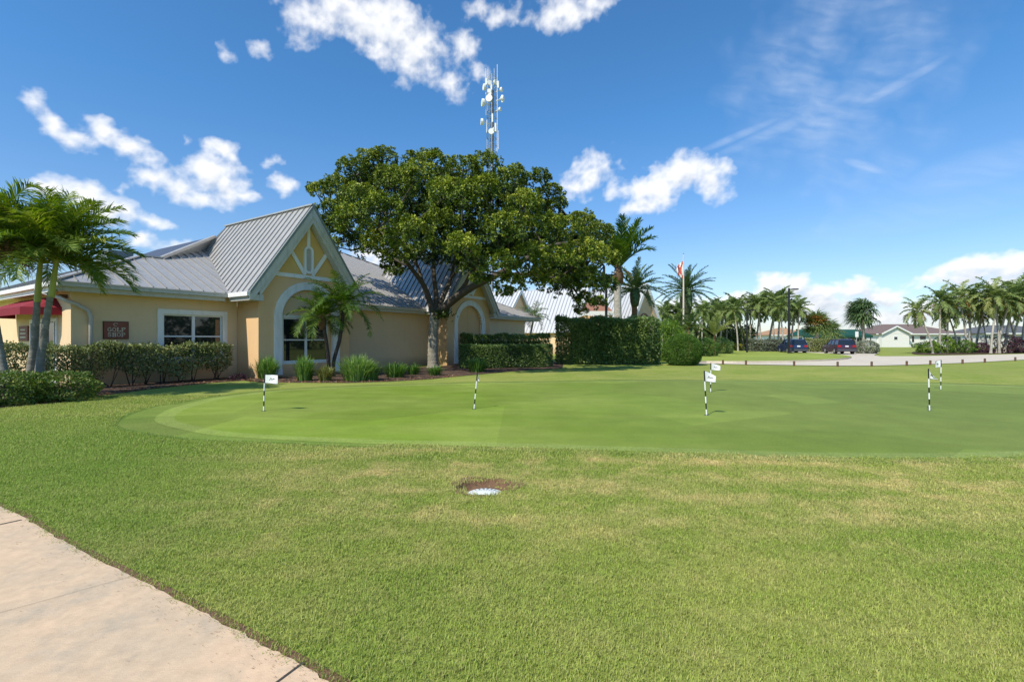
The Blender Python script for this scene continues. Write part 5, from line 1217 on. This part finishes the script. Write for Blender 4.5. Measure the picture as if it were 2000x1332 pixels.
    lobes += [(840,486,34,-2),(880,498,36,-1),(922,515,28,-3),(815,498,28,0),(860,466,42,2),(905,450,46,3),(800,476,36,2),(755,470,34,2),(950,498,36,1),(1005,478,42,2),(1060,480,38,2),(820,400,52,3),(900,400,52,4),(980,405,46,3),(740,405,42,3),(695,400,42,2),(1050,420,38,2),(1122,480,38,1),(1120,530,36,1),(1075,545,30,-1),
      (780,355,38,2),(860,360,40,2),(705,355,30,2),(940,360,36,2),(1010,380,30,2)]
    Q = []; vv = []
    for li, (x, y, rp, dd) in enumerate(lobes):
        d = D+dd+rng.uniform(-1.3,1.3)*(rp > 25); c_ = np.array(W(x, y, d)); r = rp/F*d*(.88 if rp > 28 else .98); nr = int(150*r*r)+9
        dr = nrm(rng.normal(size=(nr*3,3))+np.array([0,-.35,.25])); dr = dr[dr[:,2] > -.5][:nr]; nr = len(dr)
        th = np.arctan2(dr[:,1], dr[:,0]); lump = 1+.17*np.sin(th*5+x)+.10*np.sin(dr[:,2]*8+th*3+y)
        rc = c_+dr*np.array([1.0,1.0,.60])*r*(lump*rng.uniform(.86,1.04,nr))[:,None]; rc[:,2] -= .34*r*(1-dr[:,2])*rng.uniform(0,1,nr)**2
        m_ = 26; rep_ = np.repeat(rc, m_, 0); od = np.repeat(dr, m_, 0); ld = nrm(rng.normal(size=(nr*m_,3))*.9+od*.9+np.array([0,0,-.25]))
        Q.append(leaves(rep_+ld*.06, ld, rng.uniform(.08,.15,nr*m_), rng.uniform(.05,.08,nr*m_), ld*.5+od*.5+np.array([-.1,-.15,.55])))
        bv = (.47 if li < NF else .16)+rng.normal(0,.09); vv.append(bv+np.repeat(rng.normal(0,.15,nr), m_)+rng.normal(0,.10,nr*m_)+.22*od[:,2])  # inner lobes get darker leaf colour, painting in the crown's shaded gaps
        cc = Vector(c_); nb = min(LP, key=lambda q: (q-cc).length); mid = (nb+cc)/2+Vector((0,0,-.10*(nb-cc).length)); mb.tube([nb, mid, cc], [.06,.04,.02], 5, cap=False)
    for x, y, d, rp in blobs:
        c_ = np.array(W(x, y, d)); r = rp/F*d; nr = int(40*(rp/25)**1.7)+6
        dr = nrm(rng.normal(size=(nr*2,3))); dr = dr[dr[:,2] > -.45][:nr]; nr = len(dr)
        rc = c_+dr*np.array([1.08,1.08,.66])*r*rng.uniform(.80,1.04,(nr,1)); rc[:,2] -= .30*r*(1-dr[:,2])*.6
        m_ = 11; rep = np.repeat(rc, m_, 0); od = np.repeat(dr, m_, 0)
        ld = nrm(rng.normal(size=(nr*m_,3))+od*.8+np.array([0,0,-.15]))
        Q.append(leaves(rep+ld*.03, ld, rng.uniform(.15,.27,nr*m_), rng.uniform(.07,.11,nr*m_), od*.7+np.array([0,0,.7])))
        bv = .16+rng.normal(0,.08); rv = np.repeat(rng.normal(0,.14,nr), m_); vv.append(bv+rv+rng.normal(0,.10,nr*m_)+.12*od[:,2])  # recess blobs darkened in leaf colour too, standing in for inner shade
        if rp > 10:
            cc = Vector(c_); nb = min(LP, key=lambda q: (q-cc).length); mid = (nb+cc)/2+Vector((0,0,-.12*(nb-cc).length))
            mb.tube([nb, mid, cc], [.045,.032,.015], 5, cap=False)
    mb.build('limbs', M['limb'], root, True)
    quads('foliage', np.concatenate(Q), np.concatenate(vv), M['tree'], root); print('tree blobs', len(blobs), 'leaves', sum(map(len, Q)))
    # one low sprig on the trunk
    n = 260; c_ = np.array(W(866,612,27.6)); pos = c_+rng.normal(0,.17,(n,3))*np.array([1.4,1,.8]); quads('sprig', leaves(pos, nrm(rng.normal(size=(n,3))), .2, .09), .3+rng.normal(0,.15,n), M['tree'], root)
big_tree()
# far trees
for px, yb, d, w_, h_, lb in ((1716,676,135,44,30,'small dark round tree left behind the brown-roofed house'),(1652,676,95,60,24,'dark leafy tree behind the green canopy'),(1930,676,120,40,26,'dark tree behind the palm clump, against the grey roof')):
    b = bush('round_tree', lb, px, yb, d, w_, h_+8, 3000, .45, 'farwood', cat='tree', zb=0, lump=.2, val=.3)
nb = 9000; xb = rng.uniform(52,64,nb); yb_ = rng.uniform(-25,40,nb); zb2 = rng.beta(2,1.2,nb)*(6+2.5*np.sin(yb_*.5)+2*np.sin(yb_*1.3)); wood2 = np.stack([xb,yb_,zb2],1)  # nearer tree belt out of view at right, added for the window reflections
n = 26000; x = rng.uniform(-260,330,n); y = 190+rng.normal(0,6,n)+20*np.sin(x*.02); hh = 3.6+1.5*np.sin(x*.11)+1.1*np.sin(x*.31+1)+.8*np.sin(x*.83); z = rng.beta(2.2,1.2,n)*hh
quads('far_wood', np.concatenate([leaves(np.stack([x,y,z],1), nrm(rng.normal(size=(n,3))), rng.uniform(1,1.9,n), 1.1), leaves(wood2, nrm(rng.normal(size=(nb,3))), .8, .5)]), .4+rng.normal(0,.2,n+nb), M['farwood']); tag(bpy.data.objects['far_wood'], 'low dark line of woods on the horizon, plus a nearer unseen belt added for window reflections', 'woods', kind='stuff')
# ------------------------------------------------------------------ practice flags
def pflag(label, bx, by, tx, ty, sgn, shape, wflag=.22):
    b = G(bx, by); b.z = tz(b.x, b.y)+.006; d = b.y; ztop = H+(HY-ty)/F*d; h = ztop-b.z; lean = (tx-bx)/F*d
    root = thing('practice_flag', label, 'golf flag', b, 0, 'flags on the putting green')
    mb = MB(); bands = [(0,.13,0),(.13,.27,1),(.27,.42,0),(.42,.55,1),(.55,.76,0),(.76,1.0,1)]
    for a, c_, mi in bands: mb.tube([(lean*a,0,h*a),(lean*c_,0,h*c_)], .0135 if mi == 0 else .0138, 8, mi)
    mb.build('pole', [M['white'], M['black']], root)
    fh = h*.23; z1 = h*.99; n = 8; mb = MB(); mk = MB()
    for i in range(n):
        for j in range(6):
            def pt(u, v, o=0):
                x = sgn*wflag*u; y = .035*math.sin(u*4.5+v)*u+o
                zt = z1-(shape*u**1.3)*fh*.9; zb = z1-fh-(.12*u*fh if shape else .05*u*fh)
                if shape > .7: x = sgn*wflag*u*(.35+.65*v)
                return Vector((lean+x+sgn*.012, y, zt+(zb-zt)*v))
            u0, u1, v0, v1 = i/n, (i+1)/n, j/6, (j+1)/6
            mi = 1 if (j == 5 or (i == n-1 and shape < .3)) and False else 0
            mb.poly([pt(u0,v0),pt(u1,v0),pt(u1,v1),pt(u0,v1)], mi)
    e = .008
    for i in range(n):
        u0, u1 = i/n, (i+1)/n; mb.tube([pt(u0,1),pt(u1,1)], .005, 5, 1, cap=False); 
        if shape < .3: mb.tube([pt(u0,0),pt(u1,0)], .003, 5, 1, cap=False)
    if shape < .3: mb.tube([pt(1,0),pt(1,1)], .005, 5, 1, cap=False)
    # small dark scribble of the club mark on both faces
    for o in (-.004, .004):
        for a, c_ in (((.30,.65),(.42,.35)),((.42,.35),(.50,.62)),((.50,.62),(.60,.38)),((.60,.38),(.66,.55)),((.66,.45),(.78,.42))):
            p0 = pt(a[0],a[1],o); p1 = pt(c_[0],c_[1],o); mb.bar(p0, p1, .008, .003, 1, up=(0,1,0))
    mb.build('flag', [M['white'], M['black']], root)
    mb = MB(); ring = [(math.cos(k*math.pi/8)*.054, math.sin(k*math.pi/8)*.054) for k in range(16)]
    mb.poly([(a, c_, .003) for a, c_ in ring]); mb.build('cup', M['black'], root)
pflag('leftmost putting flag, square white flag fully open, striped pole', 515, 803, 517, 731, 1, .05, .30)
pflag('edge-on putting flag on a striped pole leaning right, in the middle of the green', 926, 799, 932.5, 727, 1, .9, .05)
pflag('nearer of the two close flags, white flag drooping right', 1380, 811, 1375.5, 724, 1, .55, .22)
pflag('farther of the two close flags, white flag flying right above its neighbour', 1388, 767, 1388.5, 709, 1, .45, .26)
pflag('nearer right flag, narrow triangular white flag hanging down', 1815.5, 802, 1813.5, 720, 1, .85, .20)
pflag('farther right flag, white flag flying to the left', 1837.5, 760, 1838, 703, -1, .2, .20)
# drain
dr_ = thing('drain_grate', 'round white slotted plastic drain cover sunk in the lawn', 'drain cover', (-.29,5.19,-.078))
mb = MB(); n = 36; r0, r1 = .165, .192
def ringf(ra, rb, za, zb, mi=0):
    for k in range(n):
        a, b = 2*math.pi*k/n, 2*math.pi*(k+1)/n
        mb.poly([(ra*math.cos(a),ra*math.sin(a),za),(rb*math.cos(a),rb*math.sin(a),zb),(rb*math.cos(b),rb*math.sin(b),zb),(ra*math.cos(b),ra*math.sin(b),za)], mi)
ringf(r0,r1,.035,.028); ringf(r1,r1,.028,-.01); ringf(.0001,.05,.048,.046)
for k in range(20):
    a = 2*math.pi*k/20; mb.bar((.045*math.cos(a),.045*math.sin(a),.042),(.17*math.cos(a),.17*math.sin(a),.032), .020,.008)
ringf(.10,.115,.044,.043); mb.build('grate', M['pvc'], dr_)
mb = MB(); ringf(.0001,r1-.002,.004,.004); mb.build('well', M['black'], dr_)
mb = MB(); n2 = 48; rings = [0,.1,.19,.22,.26,.30,.34,.38]
def rad(a): return 1+.14*math.sin(a*3+1)+.08*math.sin(a*7)
for i in range(len(rings)-1):
    for k in range(n2):
        q = []
        for rr, kk in ((rings[i],k),(rings[i+1],k),(rings[i+1],k+1),(rings[i],k+1)):
            a = 2*math.pi*kk/n2; f_ = rad(a) if rr > .2 else 1; x = -.29+rr*f_*math.cos(a)*1.02; y = 5.30+rr*f_*math.sin(a)*.9; q.append((x, y, tz(x,y)+.005))
        mb.poly(q)
tag(mb.build('bare_soil', M['dirt'], smooth=True), 'ring of bare brown soil around the drain cover', kind='structure')
# ------------------------------------------------------------------ posts along the road
PX = [(1412,712.2),(1457,713.3),(1551,715.4),(1636,717),(1702.5,716.6),(1771,714.8),(1817,713),(1880,710.6),(1923.5,708.4),(1983,705.2)]
proto = None
for i, (px, py) in enumerate(PX):
    b = G(px, py); b.z = tz(b.x, b.y)
    if proto is None:
        proto = thing('bollard', 'x', 'post', b, 0, 'short posts along the drive'); mb = MB(); mb.tube([(0,0,-.05),(0,0,.27)], .062, 10); mb.build('post', M['wood'], proto); mb = MB(); mb.tube([(0,0,.27),(0,0,.30)], [.066,.05], 10); mb.build('cap', M['darktrunk'], proto); o = proto
    else: o = copy_tree(proto); o.location = b
    o['label'] = 'short brown wooden post at the edge of the drive, %s from the left' % ORD[i]
# ------------------------------------------------------------------ poles
def lamp(label, px, yt, yb, d, r=.10, head=1, zb=0):
    b = P(px, 664, d); b.z = zb; h = H+(HY-yt)/F*d-zb; root = thing('lamp_post', label, 'lamp post', b, 0, 'dark lamp posts')
    mb = MB(); mb.tube([(0,0,0),(0,0,.6),(0,0,h)], [r*1.3,r*1.2,r*.85], 10); mb.box((-.22,-.22,0),(.22,.22,.12)); mb.build('pole', M['black'], root)
    if head:
        mb = MB(); mb.bar((0,0,h-.12),(.35*head,0,h-.1),.07,.07); mb.build('arm', M['black'], root)
        mb = MB(); mb.box((.35 if head > 0 else -.95,-.16,h-.17),(.95 if head > 0 else -.35,.16,h-.05)); hd = mb.build('lamp_head', M['black'], root)
        mb = MB(); s0 = .42 if head > 0 else -.88; mb.box((s0,-.12,h-.185),(s0+.46,.12,h-.172)); mb.build('lens', M['lamp'], hd)
lamp('tall black lamp post with an arm to the right, beside the dark blue car', 1541, 563, 692, 52, .115)
lamp('thin dark lamp post standing in the far palm row', 1459, 604, 692, 56, .09)
lamp('black lamp post rising behind the tall hedge, its head in the big tree', 1184, 535, 640, 44, .12)
fp = thing('flagpole', 'slim pale flagpole with a rope in front of the date palm', 'flagpole', (P(1335,664,48).x,48,0)); h = H+(HY-497)/F*48
mb = MB(); mb.tube([(0,0,0),(0,0,h)], [.11,.055], 12); mb.build('pole', M['cream'], fp); mb = MB(); mb.tube([(0,0,h),(0,0,h+.06),(0,0,h+.14)], [.04,.07,.01], 10); mb.build('finial', M['rim'], fp)
fl = thing('flag', 'limp white flag with red bands hanging from the flagpole', 'flag', (P(1335,664,48).x,48,0))
mb = MB(); n = 14; zt = H+(HY-510)/F*48; hh = 1.75
for i in range(n):
    for j in range(10):
        def pt(u, v):
            return Vector((-.07-.62*u*(.55+.45*math.sin(v*2.6+.4)), .14*math.sin(u*13)*(.4+v*.6), zt-.35*u-hh*v*(1-.35*u)))
        u0,u1,v0,v1 = i/n,(i+1)/n,j/10,(j+1)/10
        diag = abs((u0+.5/n)-(v0+.05)) < .17 or abs((u0+.5/n)-(1-v0)) < .17
        mb.poly([pt(u0,v0),pt(u1,v0),pt(u1,v1),pt(u0,v1)], 1 if diag else 0)
mb.build('cloth', [M['white'], M['orange']], fl)
# ------------------------------------------------------------------ radio tower
D = 85; b = P(961,664,D); b.z = 0; tw = thing('radio_tower', 'tall grey lattice mast carrying dishes and antennas, rising behind the big tree', 'tower', b)
ht = H+(HY-150)/F*D; mb = MB(); k3 = [(math.cos(a), math.sin(a)) for a in (R(-90), R(30), R(150))]
def wr(z): return .95+.45*max(0, 1-z/ht)
N = 40
for i in range(N):
    z0, z1 = ht*i/N, ht*(i+1)/N
    for k in range(3):
        a, c_ = k3[k], k3[(k+1) % 3]
        A0 = (a[0]*wr(z0), a[1]*wr(z0), z0); A1 = (a[0]*wr(z1), a[1]*wr(z1), z1); C0 = (c_[0]*wr(z0), c_[1]*wr(z0), z0); C1 = (c_[0]*wr(z1), c_[1]*wr(z1), z1)
        mb.bar(A0, A1, .11, .11); mb.bar(A0, C1 if i % 2 else C1, .05, .05); mb.bar(A1, C1, .05, .05)
mb.build('lattice', M['galv'], tw)
mb = MB(); mb.tube([(.15,0,0),(.15,0,ht*.95)], .14, 8); mb.tube([(-.2,.1,0),(-.2,.1,ht*.9)], .07, 8); mb.build('cable_run', M['darksteel'], tw)
def drum(px, py, az_, r=.55, dpt=.45, yoff=-.9):
    c_ = P(px, py, D)-b; c_.y = yoff; h = Vector((math.sin(az_), -math.cos(az_), 0)); mb = MB(); mb.tube([c_-h*dpt*.5, c_-h*dpt*.1, c_+h*dpt*.5], [r*.45, r, r], 16); mb.bar(c_-h*dpt*.5, Vector((c_.x*.3, 0, c_.z)), .08, .08, 0); mb.build('dish', M['white'], tw)
for a in ((947,176,-1.2),(956,168,.3,.4),(968,167,.8,.45),(956,198,-.2,.6),(945,206,-1.3,.65,.6),(979,181,1.2,.4),(981,198,1.3,.5,.6),(943,243,-1.4,.55,.6),(976,219,1.2,.35),(960,262,0,.5),(966,258,.7,.4),(956,184,0,.35),(958,190,-.5,.3)): drum(*a)
def panel(px, y0, y1, w_=.28, yoff=-1.0):
    c_ = P(px, y1, D)-b; z1 = H+(HY-y0)/F*D; mb = MB(); mb.box((c_.x-w_/2,yoff-.09,c_.z),(c_.x+w_/2,yoff+.09,z1)); mb.bar((c_.x,yoff+.1,(c_.z+z1)/2),(c_.x*.4,0,(c_.z+z1)/2),.06,.06); mb.build('panel_antenna', M['white'], tw)
for a in ((962,228,244),(950,160,172),(973,165,178),(981,192,206),(968,246,262),(960,172,182)): panel(*a)
def whip(px, y0, y1, r=.055, yoff=-.9):
    a = P(px, y1, D)-b; z1 = H+(HY-y0)/F*D; mb = MB(); mb.tube([(a.x,yoff,a.z),(a.x,yoff,z1)], [r, r*.8], 6); mb.bar((a.x,yoff,a.z+.3),(a.x*.4,0,a.z+.3),.05,.05); mb.build('whip_antenna', M['white'], tw)
for a in ((949.5,140,190),(971.5,132,300),(953.5,138,162,.035),(965.5,140,166,.035),(951,240,264),(974,260,296,.04),(949.8,190,230,.03)): whip(*a)
# ------------------------------------------------------------------ parked cars
def car(label, px, d, rz, paint, L_=4.6, Wd=1.86):
    p = P(px, 664, d); root = thing('parked_car', label, 'car', (p.x, p.y, .04), rz, 'cars in the parking area'); hw = Wd/2
    # side profile, rear at y=0, front at y=L_
    low = [(0.04,.42),(0,.70),(.06,1.02),(.9,1.06),(3.3,1.02),(4.2,.92),(L_-.05,.72),(L_,.45),(L_-.12,.26),(.15,.28)]
    mb = MB()
    def loft(prof, xs_):
        rows = [[(x*k_, y, z) for (y, z), k_ in zip(prof, ks)] for x, ks in xs_]
        for a, c_ in zip(rows, rows[1:]):
            for k in range(len(prof)): j = (k+1) % len(prof); mb.poly([a[k], a[j], c_[j], c_[k]])
        mb.poly(rows[0][::-1]); mb.poly(rows[-1])
    k1 = [1]*len(low); k9 = [.97 if z > .9 else 1 for _, z in low]
    loft(low, [(-hw, k9), (-hw+.06, [1.0]*len(low)), (hw-.06, [1.0]*len(low)), (hw, k9)])
    body = mb.build('body', M[paint], root)
    cab = [(.10,1.03),(.38,1.58),(.75,1.66),(2.1,1.66),(2.55,1.58),(3.35,1.03)]
    mb = MB(); kk = [1,.82,.80,.80,.82,1]
    rows = [[((hw-.08)*s_*k_, y, z) for (y, z), k_ in zip(cab, kk)] for s_ in (-1, 1)]
    for k in range(len(cab)-1): mb.poly([rows[0][k], rows[1][k], rows[1][k+1], rows[0][k+1]], 0 if k in (0,4) else 1)
    mb.poly(rows[0][::-1]); mb.poly(rows[1])
    mb.build('cabin', [M['glass'], M[paint]], root)
    mb = MB()
    for s_ in (-1,1):
        for (ya, za, yb, zb) in ((.10,1.03,.38,1.58),(1.2,1.04,1.2,1.64),(2.2,1.04,2.15,1.64),(3.35,1.03,2.55,1.58),(.38,1.60,2.55,1.60)):
            xa = (hw-.075)*(1 if za < 1.2 else .815)*s_; xb = (hw-.075)*(.815 if zb > 1.2 else 1)*s_
            mb.bar((xa,ya,za),(xb,yb,zb),.06,.07)
    mb.build('pillars', M[paint], root)
    for y in (.85, L_-.95):
        for s_ in (-1,1):
            mb = MB(); mb.tube([(s_*(hw-.22),y,.34),(s_*(hw+.01),y,.34)], .34, 20); wl_ = mb.build('wheel', M['tyre'], root); mb = MB(); mb.tube([(s_*(hw-.0),y,.34),(s_*(hw+.025),y,.34)], [.22,.20], 16); mb.build('rim', M['rim'], wl_)
    for s_ in (-1,1):
        mb = MB(); mb.box((min(s_*(hw-.05),s_*(hw-.38)),-.025,.78),(max(s_*(hw-.05),s_*(hw-.38)),.04,.98)); mb.build('taillight', M['redlens'], root)
        mb = MB(); mb.box((min(s_*(hw-.02),s_*(hw+.16)),2.7,1.0),(max(s_*(hw-.02),s_*(hw+.16)),2.82,1.14)); mb.build('mirror', M[paint], root)
    mb = MB(); mb.box((-hw+.02,-.06,.34),(hw-.02,.03,.56)); mb.build('bumper', M['darksteel'], root); mb = MB(); mb.box((-.16,-.03,.80),(.16,-.003,.93)); mb.build('number_plate', M['white'], root)
car('dark blue estate car parked beside the tall lamp post', 1560, 53.5, R(-14), 'carblue')
car('dark plum and blue car parked left of the silvery shrub', 1654, 53.0, R(-15), 'carplum', 4.6, 1.86)
# ------------------------------------------------------------------ far houses, canopy
def house(label, x0, x1, d, zw, zr, wall, roof, dep=9, gable=None, wins=(), door=None):
    a = P(x0,664,d); c_ = P(x1,664,d); root = thing('house', label, 'house', (a.x, d, 0)); Wd = c_.x-a.x
    mb = MB(); mb.box((0,0,0),(Wd,dep,zw)); mb.build('wall', M[wall], root)
    e = .6; mb = MB(); q = [(-e,-e,zw),(Wd+e,-e,zw),(Wd+e,dep+e,zw),(-e,dep+e,zw)]; r0 = (dep*.5,dep/2,zr); r1 = (Wd-dep*.5,dep/2,zr)
    mb.slab([q[0],q[1],r1,r0], .12); mb.slab([q[2],q[3],r0,r1], .12); mb.slab([q[3],q[0],r0], .12); mb.slab([q[1],q[2],r1], .12)
    rf = mb.build('roof', M[roof], root); mb = MB(); mb.box((-e,-e-.05,zw-.22),(Wd+e,-e+.05,zw+.02)); mb.build('fascia', M['white'], root)
    if gable:
        g0, g1, gz = gable; gc = (g0+g1)/2; mb = MB(); mb.slab([(g0-.4,-1.6,zw),(gc,-1.6,gz),(gc,4,gz),(g0-.4,4,zw)], .12); mb.slab([(g1+.4,-1.6,zw),(gc,-1.6,gz),(gc,4,gz),(g1+.4,4,zw)], .12); mb.build('gable_roof', M[roof], root)
        mb = MB(); mb.box((g0,-1.2,0),(g1,-.005,zw)); mb.poly([(g0-.2,-1.22,zw),(g1+.2,-1.22,zw),(gc,-1.22,gz-.15)]); mb.build('gable_wall', M[wall], root)
        mb = MB(); mb.bar((g0-.4,-1.65,zw-.1),(gc,-1.65,gz-.1),.06,.28); mb.bar((g1+.4,-1.65,zw-.1),(gc,-1.65,gz-.1),.06,.28); mb.build('rake_board', M['white'], root)
    for (wx, ww, z0, z1) in wins:
        yy = -1.23 if gable and gable[0] < wx < gable[1] else -.03
        mb = MB(); mb.box((wx-ww/2-.08,yy-.02,z0-.08),(wx+ww/2+.08,yy+.02,z1+.08)); wn_ = mb.build('window', M['frame'], root); mb = MB(); mb.box((wx-ww/2,yy-.035,z0),(wx+ww/2,yy-.022,z1)); mb.build('pane', M['glass'], wn_)
    if door: mb = MB(); mb.box((door[0],-.06,0),(door[1],-.01,2.3)); mb.build('door', M['darksteel'], root)
    return root
house('pale bungalow with a brown hipped roof and a small white gable', 1713, 1880, 108, 3.0, 5.3, 'housewall', 'brownroof', 12, (0.2,6.2,4.7), ((3.2,.7,1.7,2.3),(8.0,.5,1.1,2.5),(10.2,1.3,1.7,2.5),(15.5,.9,1.0,2.5)), (16.8,18.6))
house('pale house with a dark grey roof behind the right of the palm clump', 1925, 2080, 106, 3.1, 5.0, 'housewall', 'greyroof', 11, None, ((7.3,.9,1.1,2.4),(9.8,.9,1.1,2.4)))
house('low house with a tan roof seen between the palm row and the lamp post', 1505, 1588, 125, 2.9, 4.9, 'white', 'orangeroof', 10, None, ((3,1.2,1,2.2),(7.5,1.2,1,2.2)))
cn = thing('shade_canopy', 'long dark green shade canopy on thin posts behind the parked cars', 'canopy', (P(1568,664,80).x,80,0)); wd = P(1705,664,80).x-P(1568,664,80).x
mb = MB(); mb.slab([(0,0,2.35),(wd,0,2.35),(wd-1,2.5,3.4),(1,2.5,3.4)], .06); mb.slab([(0,5,2.35),(wd,5,2.35),(wd-1,2.5,3.4),(1,2.5,3.4)], .06); mb.slab([(0,0,2.35),(1,2.5,3.4),(0,5,2.35)], .06); mb.slab([(wd,0,2.35),(wd-1,2.5,3.4),(wd,5,2.35)], .06)
mb.box((0,-.03,2.0),(wd,.0,2.34)); mb.build('cover', M['canopy'], cn)
for k in range(7): mb = MB(); x = .3+(wd-.6)*k/6; mb.box((x-.06,.05,0),(x+.06,.17,2.3)); mb.box((x-.06,4.8,0),(x+.06,4.92,2.3)); mb.build('post', M['darksteel'], cn)
sgn = thing('street_sign', 'small white sign board on a post beside the green canopy', 'sign', (P(1673,664,66).x,66,0))
mb = MB(); mb.tube([(0,0,0),(0,0,2.4)], .04, 8); mb.build('post', M['galv'], sgn); mb = MB(); mb.box((-.22,-.06,2.0),(.22,-.045,2.75)); mb.build('board', M['white'], sgn)
SC.render.resolution_x = 1024; SC.render.resolution_y = 681
